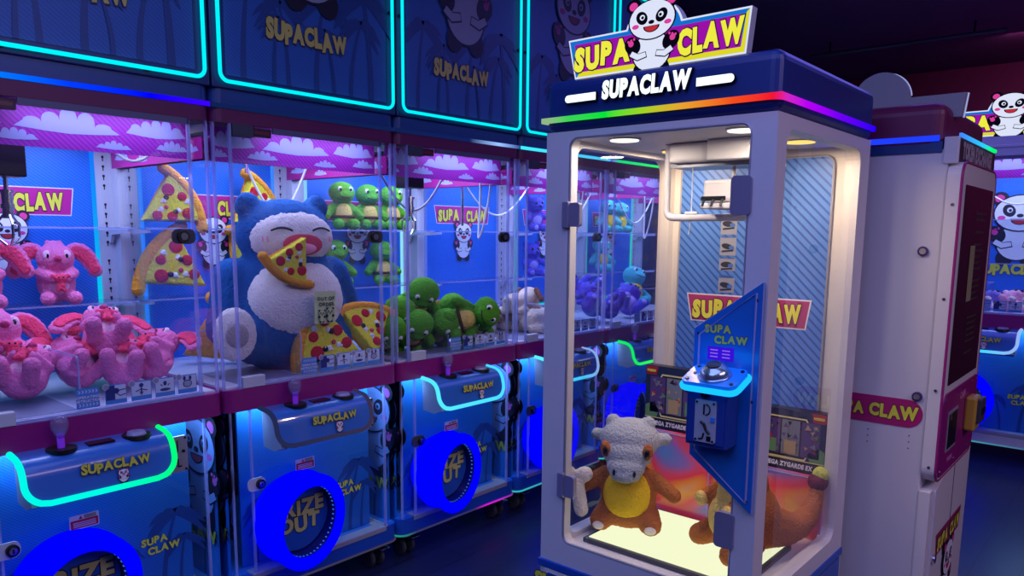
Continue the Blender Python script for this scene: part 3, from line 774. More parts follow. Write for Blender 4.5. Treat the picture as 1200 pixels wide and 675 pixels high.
# ------------------------------------------------------------------ the free-standing white machine (local: x = 1.484-Y, y = X-1.878)
SW, SD = .724, .764
S = empty('claw_machine', (1.878, 1.484, 0), -PI / 2)
tag(S, 'white free-standing claw machine with blue top, rainbow light strip and lit topper sign', 'claw machine')
X_, Y_, Z_ = (1, 0, 0), (0, 1, 0), (0, 0, 1)
# body panels with their windows
bm = bmesh.new()
plate(bm, [(0, .43), (SW, .43), (SW, 1.803), (0, 1.803)], [rrect(.086, .660, .503, 1.784, .03)], (0, 0, 0), X_, Z_, (0, .045, 0))
plate(bm, [(.045, .43), (SD, .43), (SD, 1.803), (.045, 1.803)], [rrect(.095, .690, .488, 1.768, .045)], (0, 0, 0), Y_, Z_, (.045, 0, 0))
plate(bm, [(.045, .43), (SD, .43), (SD, 1.803), (.045, 1.803)], [rrect(.065, .672, .488, 1.768, .045)], (SW - .045, 0, 0), Y_, Z_, (.045, 0, 0))
box(bm, .045, SW - .045, SD - .035, SD, .43, 1.803)
box(bm, 0, SW, 0, SD, .045, .43)
sb = finish(bm, 'cabinet', WHITEP, S)
bm = bmesh.new(); box(bm, .045, SW - .045, .045, SD - .035, .43, .470); fk(bm, 'inner_deck', WHITEP, sb)
bm = bmesh.new(); box(bm, .045, SW - .045, .045, SD - .035, 1.788, 1.802); fk(bm, 'inner_ceiling', WHITEP, sb)
bm = bmesh.new(); box(bm, -.006, SW + .006, -.008, SD, .405, .430, .003); fk(bm, 'belt_strip', BASEBLUE, S)
bm = bmesh.new(); box(bm, SW - .001, SW + .004, .02, SD - .02, .06, .40); fk(bm, 'side_skirt', BASEBLUE, S)
bm = bmesh.new(); box(bm, .018, SW - .018, -.006, 0, .07, .402, .003); lowd = fk(bm, 'service_door', WHITEP, S)
a = Art(); a.poly(rrect(.030, SW - .03, .09, .394, .008), 0, 0).poly(rrect(.034, SW - .034, .094, .390, .006), 1, 1)
a.obj('door_poster', [PWHITE, BASEBLUE], lowd, (0, -.006, 0))
bm = bmesh.new(); text_bm(bm, 'SUPACLAW', .042, (.165, -.008, .334), X_, Z_, (0, -1, 0), layers=((.07, 1, 0), (.03, 0, .0008)), bounce=.08); fk(bm, 'poster_lettering', [YELLOW, DARKLINE], lowd)
bm = bmesh.new(); box(bm, .02, SW - .02, .02, SD - .02, 0, .045); fk(bm, 'plinth', BLACK, S)
# header
bm = bmesh.new(); box(bm, -.004, SW + .004, -.006, SD + .004, 1.803, 1.955, .028, 4); hdr = fk(bm, 'header', mat('header_navy', (26, 50, 124), .35), S)
bm = bmesh.new(); tube(bm, [(-.006, SD, 1.839), (-.0065, -.008, 1.839), (SW + .0065, -.008, 1.839), (SW + .0065, SD, 1.839)], .0078, seg=8)
bm2 = bmesh.new()
plate(bm2, [(-.012, SD), (-.012, -.014), (SW + .012, -.014), (SW + .012, SD), (SW - .01, SD), (SW - .01, .01), (.01, .01), (.01, SD)], [], (0, 0, 1.8305), X_, Y_, (0, 0, .0155))
bm.free()
fk(bm2, 'rainbow_led_strip', glow_ramp('rainbow_strip', [(0, (150, 190, 140)), (.05, (60, 220, 90)), (.14, (0, 235, 60)), (.22, (160, 220, 40)), (.30, (240, 170, 50)), (.40, (255, 80, 30)), (.47, (255, 20, 50)), (.505, (220, 40, 200)), (.60, (190, 0, 255)), (.78, (110, 0, 255)), (1, (40, 0, 255))], 'XY', 0, SW + SD, .92), hdr)
bm = bmesh.new()
text_bm(bm, 'SUPACLAW', .044, (.352, -.006, 1.883), X_, Z_, (0, -1, 0), layers=((.055, 1, .006),), ext=.006, width=.272, gapx=.10, slant=.08)
text_bm(bm, 'SUPACLAW', .044, (.352, -.0195, 1.883), X_, Z_, (0, -1, 0), layers=((.03, 0, .0),), width=.272, gapx=.10, slant=.08)
HW = glow('header_letter_white', (232, 248, 255), 1.5)
fk(bm, 'raised_lettering', [HW, BLACK], hdr)
for nm, x0, x1, lr in (('light_bar', .092, .190, 0), ('light_bar', .508, .612, 1)):
    bm = bmesh.new(); r = .0105; z = 1.8925
    c = [(x0 + r * cos(t), z + r * sin(t)) for t in [PI / 2 + PI * k / 8 for k in range(9)]] + [(x1, z - r), (x1, z + r)] if lr == 0 else [(x1 - r + r * cos(t), z + r * sin(t)) for t in [-PI / 2 + PI * k / 8 for k in range(9)]] + [(x0, z + r), (x0, z - r)]
    plate(bm, c, [], (0, -.0195, 0), X_, Z_, (0, .0015, 0), 0)
    big = [(((u - (x0 + x1) / 2) * 1.03 + (x0 + x1) / 2), (v - z) * 1.12 + z) for u, v in c]
    plate(bm, big, [], (0, -.018, 0), X_, Z_, (0, .014, 0), 1)
    fk(bm, nm, [HW, BLACK], hdr)
logo_board(S, .352, 1.957, 1.0, .02)
# door glass, rim, hinges and latches
bm = bmesh.new(); quad(bm, (.086, .012, .503), (.660, .012, .503), (.660, .012, 1.784), (.086, .012, 1.784)); dg_ = fk(bm, 'front_door_pane', glass('booth_pane', (250, 250, 250), 1.45, haze=.012, hcol=(200, 200, 255)), S)
bm = bmesh.new(); tube(bm, [(u, .004, v) for u, v in rrect(.0885, .6575, .5055, 1.7815, .028)], .0042, closed=True, seg=8); fk(bm, 'pane_seal', mat('seal_silver', (176, 176, 190), .3, metal=.5), dg_)
for z in (1.555, .70):
    bm = bmesh.new(); box(bm, .070, .094, -.012, .004, z - .04, z + .04, .003); plate(bm, rrect(.094, .134, z - .036, z + .036, .01), [], (0, -.008, 0), X_, Z_, (0, .016, 0))
    fk(bm, 'hinge', mat('hinge_lilac_grey', (150, 146, 172), .3, metal=.3), dg_)
for z in (1.60, .70):
    bm = bmesh.new(); plate(bm, rrect(.612, .668, z - .05, z + .05, .012), [], (0, -.008, 0), X_, Z_, (0, .018, 0)); fk(bm, 'door_latch', mat('hinge_lilac_grey', (150, 146, 172), .3, metal=.3), dg_)
for nm, x, y0, y1 in (('side_pane', .02, .065, .672), ('side_pane', SW - .02, .065, .672)):
    bm = bmesh.new(); quad(bm, (x, y0, .488), (x, y1, .488), (x, y1, 1.768), (x, y0, 1.768)); fk(bm, nm, glass('booth_side_pane', (250, 250, 250), 1.35, haze=.008, hcol=(200, 200, 255)), S)
# back panel print
by = SD - .036
bm = bmesh.new(); plate(bm, rrect(.080, .628, .50, 1.758, .03), [], (0, by, 0), X_, Z_, (0, -.012, 0)); bpn = fk(bm, 'back_panel', BIGSTRIPE, S)
bm = bmesh.new(); tube(bm, [(u, by - .008, v) for u, v in rrect(.079, .629, .50, 1.759, .03)], .005, closed=True, seg=8); fk(bm, 'panel_rim', ALU, bpn)
a = Art(); a.poly([(.120, 1.282), (.141, 1.178), (.572, 1.178), (.587, 1.282)], 0, 0).poly([(.126, 1.277), (.145, 1.183), (.568, 1.183), (.581, 1.277)], 1, 1)
bm = bmesh.new(); a.add(bm, (0, by - .012, 0), X_, Z_, (0, -1, 0))
for t, x in (('SUPA', .235), ('CLAW', .468)): text_bm(bm, t, .058, (x, by - .0155, 1.20), X_, Z_, (0, -1, 0), layers=((.08, 2, 0), (.035, 3, .001)), bounce=.08, width=.165, gapx=.12)
fk(bm, 'wall_logo', [PWHITE, mat('logo_rose_print', (176, 56, 116), .5), mat('logo_shade_print', (90, 40, 90), .5), YELLOW], bpn)
a = Art(); x0 = .245; rr = random.Random(4)
for z0, z1 in ((1.50, 1.575), (1.425, 1.49), (1.37, 1.415), (1.29, 1.345)):
    a.poly([(x0, z0), (x0 + .062, z0), (x0 + .062, z1), (x0, z1)], 0, 0)
    zm = (z0 + z1) / 2
    a.ell(x0 + .028, zm, .022, .010, 1, 1, rot=rr.uniform(-.3, .5)).ell(x0 + .045, zm - .004, .010, .008, 2, 2)
    a.stroke([(x0 + .008, zm - .018), (x0 + .052, zm - .014)], .006, 1, 1)
for z in (1.495, 1.42, 1.355, 1.35): 
    for k in range(3): a.poly([(x0 + .004, z - .003 * k), (x0 + .058, z - .003 * k), (x0 + .058, z - .003 * k + .0012), (x0 + .004, z - .003 * k + .0012)], 2, 2)
a.obj('instruction_strip', [mat('strip_paper', (146, 152, 176), .5), mat('strip_ink', (44, 46, 60), .5), mat('strip_blue', (70, 110, 190), .5)], bpn, (0, by - .012, 0))
# downlights
for x, y in ((.185, .15), (.568, .152), (.593, .505), (.150, .53)):
    bm = bmesh.new(); cyl(bm, (x, y, 1.788), (x, y, 1.7835), .050, seg=36); fk(bm, 'downlight_trim', WHITEP, sb).name
    bm = bmesh.new(); cyl(bm, (x, y, 1.7835), (x, y, 1.781), .044, seg=36); fk(bm, 'downlight', glow('downlight_warm' if y > .3 else 'downlight_white', (255, 206, 110) if y > .3 else (255, 252, 232), 1.6), sb)
    l = bpy.data.lights.new('downlight_lamp', 'AREA'); l.shape = 'DISK'; l.size = .085; l.energy = 2.8 if y > .3 else 2.1; l.color = lin((255, 222, 180) if y > .3 else (255, 236, 214))[:3]
    o = bpy.data.objects.new('downlight_lamp', l); COL.objects.link(o); o.location = (x, y, 1.779); o.parent = S
# light box floor
bm = bmesh.new(); box(bm, .085, .640, .120, .525, .470, .486, .003); lb = fk(bm, 'light_box', mat('lightbox_rim', (70, 72, 80), .4), S)
bm = bmesh.new(); box(bm, .100, .625, .135, .512, .484, .4885); fk(bm, 'light_box_diffuser', glow('lightbox_glow', (246, 250, 206), 1.1), lb)
# control panel, coin box and tray
poly = [(.716, 1.380), (.533, 1.248), (.533, .897), (.716, .768)]
bm = bmesh.new(); plate(bm, poly, [], (0, -.002, 0), X_, Z_, (0, -.014, 0)); pc = fk(bm, 'control_panel', mat('panel_blue', (34, 110, 196), .25), S)
def inset_poly(p, d):
    cx = sum(u for u, v in p) / len(p); cz = sum(v for u, v in p) / len(p)
    return [(cx + (u - cx) * (1 - d), cz + (v - cz) * (1 - d * .55)) for u, v in p]
bm = bmesh.new(); pts = [Vector((u, -.0165, v)) for u, v in inset_poly(poly, .16)]; tube(bm, pts, .003, seg=6, closed=True); fk(bm, 'panel_line', mat('panel_line_lilac', (150, 150, 200), .4), pc)
bm = bmesh.new(); tube(bm, [(u, -.010, v) for u, v in poly], .004, seg=6, closed=True); fk(bm, 'panel_edge', mat('panel_edge_lilac', (140, 150, 210), .4), pc)
for x, z in ((.545, 1.235), (.703, 1.335), (.545, .92), (.703, .80), (.703, 1.07)): bm = bmesh.new(); cyl(bm, (x, -.016, z), (x, -.0185, z), .004, seg=10); fk(bm, 'panel_screw', CHROME, pc)
bm = bmesh.new()
for t, x, z in (('SUPA', .600, 1.243), ('CLAW', .638, 1.216)): text_bm(bm, t, .019, (x, -.0168, z), X_, Z_, (0, -1, 0), layers=((.06, 1, 0), (.03, 0, .0006)), bounce=.08, gapx=.1)
fk(bm, 'panel_lettering', [mat('panel_letter', (196, 200, 90), .5), DARKLINE], pc)
bm = bmesh.new(); box(bm, .574, .648, -.018, -.0155, 1.168, 1.204); dsp = fk(bm, 'credit_display', glow('display_violet', (60, 20, 235), .8), pc)
a = Art(); 
for k in range(2):
    for j in range(3): a.poly([(.582 + .034 * k, 1.176 + .009 * j), (.604 + .034 * k, 1.176 + .009 * j), (.604 + .034 * k, 1.179 + .009 * j), (.582 + .034 * k, 1.179 + .009 * j)], 0, 0)
a.obj('display_line', [glow('display_text', (150, 110, 250), .8)], dsp, (0, -.018, 0))
text('start_lettering', 'START', .012, [glow('start_cyan', (0, 150, 215), .6)], pc, (.628, -.0168, 1.140), layers=((.03, 0, 0),), width=.06)
bm = bmesh.new(); box(bm, .552, .668, -.082, -.014, .945, 1.130, .004); cb = fk(bm, 'coin_box', mat('coin_box_blue', (34, 62, 148), .35), S)
bm = bmesh.new(); box(bm, .560, .660, -.0845, -.081, .953, 1.122, .002); fk(bm, 'coin_box_door', mat('coin_box_door_blue', (38, 68, 156), .32), cb)
bm = bmesh.new(); cyl(bm, (.608, -.0840, 1.09), (.608, -.0930, 1.09), .0125, seg=24); cyl(bm, (.608, -.0930, 1.09), (.608, -.0960, 1.09), .007, seg=18, mi=1); fk(bm, 'box_lock', [BLACK, mat('lock_blue_steel', (90, 110, 190), .2, metal=1)], cb)
bm = bmesh.new(); plate(bm, rrect(.582, .640, .960, 1.072, .004), [], (0, -.0845, 0), X_, Z_, (0, -.007, 0)); cpl = fk(bm, 'coin_plate', mat('coin_plate_steel', (196, 200, 212), .3, metal=.25), cb)
bm = bmesh.new(); box(bm, .606, .610, -.0932, -.0910, 1.035, 1.062); fk(bm, 'coin_slot', BLACK, cpl)
bm = bmesh.new(); tube(bm, [(.613 + .012 * cos(t), -.0925, 1.048 + .014 * sin(t)) for t in [-PI / 2 + PI * k / 8 for k in range(9)]], .0018, seg=6); fk(bm, 'coin_slot', BLACK, cpl)
bm = bmesh.new(); tube(bm, [(.600, -.0925, 1.015), (.610, -.0925, 1.010), (.616, -.0925, .995), (.626, -.0925, .985)], .004, seg=6); fk(bm, 'coin_slot', BLACK, cpl)
bm = bmesh.new(); tube(bm, [(.596, -.0925, .968), (.606, -.0925, .970), (.610, -.0925, .985)], .0025, seg=6); fk(bm, 'coin_slot', BLACK, cpl)
bm = bmesh.new(); box(bm, .618, .630, -.0932, -.0910, .965, .978); fk(bm, 'coin_slot', BLACK, cpl)
for x in (.587, .635):
    for z in (.966, 1.066): bm = bmesh.new(); cyl(bm, (x, -.091, z), (x, -.0938, z), .003, seg=8); fk(bm, 'plate_screw', BLACK, cpl)
bm = bmesh.new(); box(bm, .628, .640, -.0945, -.0910, 1.018, 1.03); fk(bm, 'reject_button', mat('reject_blue', (60, 140, 235), .3), cpl)
bm = bmesh.new()
plate(bm, rrect(.545, .695, -.115, -.014, .02), [], (0, 0, 1.132), X_, Y_, (0, 0, .022)); tr = fk(bm, 'button_tray', mat('tray_blue', (30, 100, 206), .25, emit=(10, 110, 235), estr=.45), S)  # emission in the tray material stands in for the LED glow on it
bm = bmesh.new(); tube(bm, [(u, v, 1.136) for u, v in rrect(.544, .696, -.116, -.013, .021)], .0085, closed=True, seg=8); fk(bm, 'tray_led', glow('tray_led_cyan', (20, 170, 255), 1.5), tr)
bm = bmesh.new(); cyl(bm, (.622, -.066, 1.154), (.622, -.066, 1.160), .044, .041, seg=40); sph(bm, (.622, -.066, 1.158), (.039, .039, .030), sub=4); pb = finish(bm, 'push_button', mat('button_chrome', (186, 206, 222), .2, metal=.85), tr, smooth=True)
bm = bmesh.new(); cyl(bm, (.622, -.066, 1.186), (.622, -.066, 1.188), .019, seg=30); fk(bm, 'button_cap', mat('button_cap_dark', (46, 50, 70), .2), pb)
for x, y in ((.560, -.10), (.682, -.10), (.560, -.03), (.682, -.03), (.565, -.065)): bm = bmesh.new(); cyl(bm, (x, y, 1.154), (x, y, 1.157), .005, seg=12); fk(bm, 'tray_screw', BLACK, tr)
_p = Matrix.Translation((0, -.014, 1.143)); tr.matrix_local = _p @ Matrix.Rotation(.34, 4, 'X') @ _p.inverted()   # the tray slopes towards the player
area('tray_glow_lamp', (.615, -.085, 1.17), (math.radians(-70) + PI, 0, 0), .15, .03, .06, (0, 150, 255), S)
# gantry inside
bm = bmesh.new(); box(bm, .235, .385, .33, .47, 1.725, 1.787, .012, 3); box(bm, .385, .52, .30, .48, 1.725, 1.787, .004); gb = fk(bm, 'gantry_box', WHITEP, S)
bm = bmesh.new(); tube(bm, arc([(.215, .37, 1.787), (.215, .37, 1.552), (.50, .37, 1.552), (.50, .37, 1.64)], .03, 6), .011, seg=12); fk(bm, 'gantry_tube', WHITEP, gb)
bm = bmesh.new(); box(bm, .230, .555, .36, .50, 1.712, 1.724); fk(bm, 'gantry_tray', GREYM, gb)
bm = bmesh.new(); tube(bm, [(.305, .37, 1.73), (.305, .37, 1.555), (.305, .36, 1.50)], .0018, seg=6); cyl(bm, (.285, .37, 1.566), (.325, .37, 1.566), .006, seg=8); fk(bm, 'gantry_cord', mat('cord_white', (214, 214, 220), .5), gb)
bm = bmesh.new(); box(bm, .362, .480, .33, .45, 1.60, 1.668, .01, 2); box(bm, .37, .51, .30, .46, 1.578, 1.596, .004); cyl(bm, (.43, .40, 1.66), (.43, .40, 1.73), .006, seg=10); ch = fk(bm, 'claw_head', WHITEP, gb)
bm = bmesh.new(); box(bm, .375, .455, .294, .3, 1.602, 1.616, .002)
for k in range(3): tube(bm, [(.385 + .03 * k, .31, 1.61), (.392 + .03 * k, .28, 1.60), (.39 + .03 * k, .275, 1.585)], .004, seg=6)
fk(bm, 'claw_jaw', BLACK, ch)

# ------------------------------------------------------------------ inside it: iridescent risers, boxed card sets
def irid(name):
    m = mat(name, (230, 150, 170), .12, spec=.8); nt = m.node_tree; N = nt.nodes.new; b = nt.nodes['Principled BSDF']
    tc = N('ShaderNodeTexCoord'); mp = N('ShaderNodeMapping'); mp.inputs['Rotation'].default_value = (.3, .5, .8)
    wv = N('ShaderNodeTexNoise'); wv.inputs['Scale'].default_value = 3.2; wv.inputs['Detail'].default_value = .5; wv.inputs['Distortion'].default_value = 1.6; cr = N('ShaderNodeValToRGB')
    nt.links.new(tc.outputs['Object'], mp.inputs[0]); nt.links.new(mp.outputs[0], wv.inputs['Vector']); nt.links.new(wv.outputs['Fac'], cr.inputs[0]); nt.links.new(cr.outputs[0], b.inputs['Base Color'])
    el = cr.color_ramp.elements
    for k in range(5): el.new(.5)
    for k, (p, c) in enumerate(((.25, (90, 150, 220)), (.36, (150, 120, 200)), (.44, (236, 90, 130)), (.51, (250, 70, 90)), (.58, (250, 150, 60)), (.66, (240, 170, 150)), (.78, (110, 200, 220)))): el[k].position = p; el[k].color = lin(c)
    b.inputs['Thin Film Thickness'].default_value = 420
    return m
IRID = irid('holographic_film')
def riser(x0, x1, y0, y1, z1, label):
    o = empty('display_riser', (1.878 + (y0 + y1) / 2, 1.484 - (x0 + x1) / 2, .470), -PI / 2); w, d, h = (x1 - x0) / 2, (y1 - y0) / 2, z1 - .470
    bm = bmesh.new()
    plate(bm, [(-w, 0), (w, 0), (w, h), (-w, h)], [], (0, -d, 0), X_, Z_, (0, .004, 0)); box(bm, -w, -w + .004, -d + .004, d, 0, h); box(bm, w - .004, w, -d + .004, d, 0, h); box(bm, -w, w, -d, d, h, h + .005)
    fk(bm, 'riser_shell', IRID, o)
    bm = bmesh.new(); tube(bm, [(-w, -d - .001, h), (w, -d - .001, h)], .003, seg=6); tube(bm, [(-w, -d - .001, 0), (-w, -d - .001, h)], .003, seg=6); tube(bm, [(w, -d - .001, 0), (w, -d - .001, h)], .003, seg=6); fk(bm, 'riser_edge', EDGE, o)
    tag(o, label, 'display stand', 'iridescent display stands')
riser(.045, .325, .545, .66, .775, 'iridescent stand under the card box behind the grey-headed plush')
riser(.400, .684, .655, .722, .685, 'iridescent stand under the card box behind the orange dinosaur plush')

CARDM = [mat('box_black', (26, 24, 32), .35), mat('box_gold', (226, 214, 140), .4), mat('box_red', (170, 34, 50), .4), mat('box_green', (96, 140, 92), .4), mat('box_violet', (84, 62, 120), .4), mat('box_grey', (120, 124, 136), .4), mat('box_sand', (176, 150, 108), .4), mat('box_dkblue', (26, 40, 74), .4), PWHITE]
def card_box(loc, rz, w, h, mirror, label):
    o = empty('card_box', loc, rz); tag(o, label, 'box', 'boxed card sets')
    bm = bmesh.new(); box(bm, -w / 2, w / 2, 0, .045, 0, h, .002); body = fk(bm, 'carton', CARDM[0], o)
    s = -1 if mirror else 1; rr = random.Random(3 + mirror)
    a = Art(); P = lambda L: [(s * u, v) for u, v in L]
    a.poly(P([(-w / 2 + .002, .04), (w / 2 - .002, .04), (w / 2 - .002, h - .002), (-w / 2 + .002, h - .002)]), 7, 0)
    hexo = [(-w / 2 + .03, h * .56), (-w / 2 + .068, h * .20), (w / 2 - .03, h * .20), (w / 2 - .004, h * .5), (w / 2 - .03, h * .88), (-w / 2 + .068, h * .88)]
    cx, cz = 0, h * .54
    a.poly(P(hexo), 1, 1).poly(P([(cx + (u - cx) * .955, cz + (v - cz) * .93) for u, v in hexo]), 0, 2)
    for k, (u0, u1) in enumerate(((-.105, -.045), (-.04, .02), (.025, .085))):
        u0 *= w / .25; u1 *= w / .25
        a.poly(P([(u0, h * .26), (u1, h * .26), (u1, h * .83), (u0, h * .83)]), (4, 5, 4)[k], 3)
        for j in range(16):
            u, v = rr.uniform(u0 + .008, u1 - .008), rr.uniform(h * .32, h * .79); l = rr.uniform(.006, .014)
            t0 = rr.uniform(0, 6.28); a.poly(P([(u + l * (1 if q % 2 else .45) * cos(t0 + q * 1.05), v + l * (1 if q % 2 else .45) * sin(t0 + q * 1.05)) for q in range(6)]), rr.choice((0, 2, 3, 4, 5, 6, 5, 0)), 4 + j)
        a.poly(P([(u0 + .01, h * .28), (u1 - .012, h * .28), (u1 - .012, h * .5), (u0 + .01, h * .5)]), (6, 6, 3)[k], 21) if k else None
    a.poly(P([(-w / 2 + .003, h - .003), (-w / 2 + .052, h - .003), (-w / 2 + .045, h - .034), (-w / 2 + .003, h - .034)]), 2, 3)
    a.poly(P([(-w / 2 + .003, .042), (-w / 2 + .05, .042), (-w / 2 + .06, .07), (-w / 2 + .03, .10), (-w / 2 + .003, .085)]), 3, 3)
    a.poly(P([(-w / 2 + .002, .040), (w / 2 - .002, .040), (w / 2 - .002, .043), (-w / 2 + .002, .043)]), 1, 4)
    a.obj('printed_cover', CARDM, body, (0, 0, 0), gap=.00015)
    text('box_lettering', 'MEGA ZYGARDE EX', .015, [PWHITE], body, (s * -.01, -.004, .015), layers=((.02, 0, 0),), slant=.12, width=w * .62)
    text('box_lettering', 'POKEMON', .008, [YELLOW], body, (-w / 2 + .026 if not mirror else w / 2 - .026, -.004, h - .022), layers=((.03, 0, 0),), width=.034)
    bm = bmesh.new(); text_bm(bm, 'MEGA ZYGARDE', .008, (w / 2 + .0006, .023, h * .5), (0, 0, 1), (0, -1, 0), (1, 0, 0), layers=((.01, 0, 0),), width=.09); fk(bm, 'side_lettering', [CARDM[5]], body)
    return o
card_box((2.437, 1.305, .7805), -PI / 2, .262, .236, False, 'dark boxed card set with a red corner flash, beside the glass door side')
card_box((2.550, .935, .6905), -PI / 2, .262, .216, True, 'dark boxed card set turned the other way, above the orange dinosaur plush')

# ------------------------------------------------------------------ token kiosk behind it (local: x = X-2.75, y = Y-.50)
K = empty('token_kiosk', (2.75, .50, 0)); tag(K, 'tall white token exchange kiosk with dark screen and magenta bill panel', 'kiosk')
KW, KD = .64, .62
bm = bmesh.new(); box(bm, 0, KW, .055, KD, .05, 1.775, .006); kb = fk(bm, 'cabinet', WHITEP, K)
bm = bmesh.new(); box(bm, .02, KW - .02, .07, KD - .02, 0, .05); fk(bm, 'plinth', BLACK, K)
bm = bmesh.new(); box(bm, -.006, KW + .01, .072, KD + .01, 1.765, 1.925, .04, 5); kh = fk(bm, 'header', MAROON, K)
bm = bmesh.new(); box(bm, -.011, -.002, .085, KD, 1.800, 1.818); box(bm, -.004, -.001, .075, KD, 1.765, 1.80, mi=1); fk(bm, 'side_led_strip', [glow('kiosk_led_blue', (30, 60, 255), 1.1), NAVY], kh)
bm = bmesh.new(); box(bm, .012, KW + .0, .026, .034, 1.813, 1.823); fk(bm, 'front_led_strip', glow_ramp('kiosk_led_front', [(0, (60, 130, 255)), (.6, (40, 200, 240)), (.85, (0, 255, 110)), (1, (0, 255, 110))], 'X', 0, KW, 1.1), kh)
bm = bmesh.new(); box(bm, .006, KW + .004, .030, .075, 1.735, 1.812, .004); sg = fk(bm, 'name_strip', mat('name_strip_dark', (54, 54, 70), .4), K)
text('strip_lettering', 'TOKEN EXCHANGE', .046, [mat('strip_letter', (176, 176, 190), .35)], sg, (KW / 2, .0293, 1.752), layers=((.04, 0, 0),), width=.50)
bm = bmesh.new(); box(bm, -.004, .012, .028, .072, 1.728, 1.812, .004); fk(bm, 'strip_end_cap', WHITEP, sg)
# front slab
bm = bmesh.new(); plate(bm, rrect(-.006, KW - .06, .685, 1.735, .05, 8), [], (0, .010, 0), X_, Z_, (0, .044, 0)); sl = fk(bm, 'front_slab', WHITEP, K)
bm = bmesh.new(); tube(bm, [(u, .012, v) for u, v in rrect(-.004, KW - .062, .687, 1.733, .05, 8)], .0045, closed=True, seg=8); fk(bm, 'slab_piping', mat('piping_magenta', (150, 32, 112), .4), sl)
bm = bmesh.new(); plate(bm, rrect(.05, KW - .11, 1.01, 1.665, .006), [], (0, .0115, 0), X_, Z_, (0, -.004, 0)); scn = fk(bm, 'screen', mat('screen_black', (16, 16, 22), .12), sl)
a = Art(); rr = random.Random(2)
for z in [1.05 + .021 * k for k in range(26)]:
    if rr.random() < .8: a.poly([(.25, z), (.25 + rr.uniform(.10, .20), z), (.42, z + .008), (.25, z + .008)], 0, 0)
a.poly([(.20, 1.28), (.28, 1.28), (.28, 1.47), (.20, 1.47)], 1, 1)
a.obj('screen_print', [mat('screen_text', (56, 60, 50), .4), mat('screen_note', (150, 146, 110), .5)], scn, (0, .0074, 0))
bm = bmesh.new(); plate(bm, rrect(.008, KW - .068, .70, .985, .035, 6), [], (0, .0115, 0), X_, Z_, (0, -.006, 0)); mp_ = fk(bm, 'bill_panel', MAGENTA, sl)
for x in (.03, .25, .48, KW - .09):
    for z in (.72, .965): bm = bmesh.new(); cyl(bm, (x, .0055, z), (x, .0035, z), .005, seg=10); fk(bm, 'panel_screw', CHROME, mp_)
text('panel_lettering', 'CASH', .022, [mat('cash_print', (214, 120, 180), .5)], mp_, (.30, .0045, .935), layers=((.03, 0, 0),))
text('panel_lettering', 'TOKENS', .014, [mat('cash_print', (214, 120, 180), .5)], mp_, (.16, .0045, .735), layers=((.03, 0, 0),))
bm = bmesh.new(); box(bm, .085, .235, .0035, .006, .775, .915, mi=0); box(bm, .095, .225, .002, .004, .785, .905, mi=1); box(bm, .10, .13, .0, .003, .885, .905, mi=2); fk(bm, 'token_window', [ALU, BLACK, CHROME], mp_)
bm = bmesh.new(); box(bm, .36, .45, -.032, .006, .80, .925, .008, 2); ba = fk(bm, 'bill_acceptor', mat('acceptor_gold', (190, 150, 60), .35), mp_)
bm = bmesh.new(); box(bm, .372, .462, -.046, -.028, .83, .918, .004); box(bm, .38, .45, -.048, -.042, .862, .885, mi=1); fk(bm, 'acceptor_mouth', [DKGREY, BLACK], ba)
for z in (1.60, 1.30, 1.0, .74): bm = bmesh.new(); cyl(bm, (-.006, .032, z), (-.009, .032, z), .005, seg=10); fk(bm, 'slab_screw', CHROME, sl)
# side markings: pill logo, locks
bm = bmesh.new(); plate(bm, [(-.052 - .60 + u, v) for u, v in rrect(.0, .60, .862, .957, .047, 8)], [], (-.0005, 0.012, 0), (0, -1, 0), Z_, (-.002, 0, 0)); pl = fk(bm, 'side_logo', mat('pill_magenta', (180, 24, 110), .45), kb)
bm = bmesh.new(); text_bm(bm, 'SUPA CLAW', .038, (-.0032, .225, .890), (0, -1, 0), Z_, (-1, 0, 0), layers=((.07, 1, 0), (.03, 0, .0008)), bounce=.06, gapx=.12, width=.285); fk(bm, 'logo_lettering', [YELLOW, DARKLINE], pl)
for y, z in ((.105, 1.452), (.085, .972)):
    bm = bmesh.new(); cyl(bm, (0, y, z), (-.008, y, z), .016, seg=26); cyl(bm, (-.008, y, z), (-.011, y, z), .010, seg=20, mi=1); fk(bm, 'side_lock', [mat('lock_ring_violet', (70, 50, 110), .3), CHROME], kb)
bm = bmesh.new()
for y in (.10, .23, .36):
    for k in range(3): cyl(bm, (0, y, .835 - .022 * k), (-.0015, y, .835 - .022 * k), .0022, seg=8)
fk(bm, 'vent_hole', BLACK, kb)
# lower front door
bm = bmesh.new()
plate(bm, [(.04, .055), (.04, .65), (.20, .69), (.60, .69), (.60, .055)], [], (0, .012, 0), X_, Z_, (0, .05, 0))
box(bm, -.004, .04, .02, .056, .055, .655, .003)
kd = fk(bm, 'lower_door', WHITEP, K)
a = Art(); a.poly([(.10, .475), (.12, .39), (.50, .39), (.52, .475)], 0, 0)
bm = bmesh.new(); a.add(bm, (0, .012, 0), X_, Z_, (0, -1, 0)); 
for t, x in (('SUPA', .205), ('CLAW', .405)): text_bm(bm, t, .045, (x, .0095, .410), X_, Z_, (0, -1, 0), layers=((.07, 2, 0), (.03, 1, .0008)), bounce=.06, width=.15, gapx=.12)
fk(bm, 'door_logo', [mat('door_logo_magenta', (150, 30, 90), .5), YELLOW, DARKLINE], kd)
Art().merge(PANDA, 0, 0, .26).obj('panda_emblem', PANDA_M, kd, (.31, .0085, .15))
bm = bmesh.new(); cyl(bm, (.075, .012, .40), (.075, .002, .40), .016, seg=22); fk(bm, 'door_lock', CHROME, kd)
bm = bmesh.new(); box(bm, .318, .321, .0105, .012, .06, .69); fk(bm, 'door_seam', DKGREY, kd)
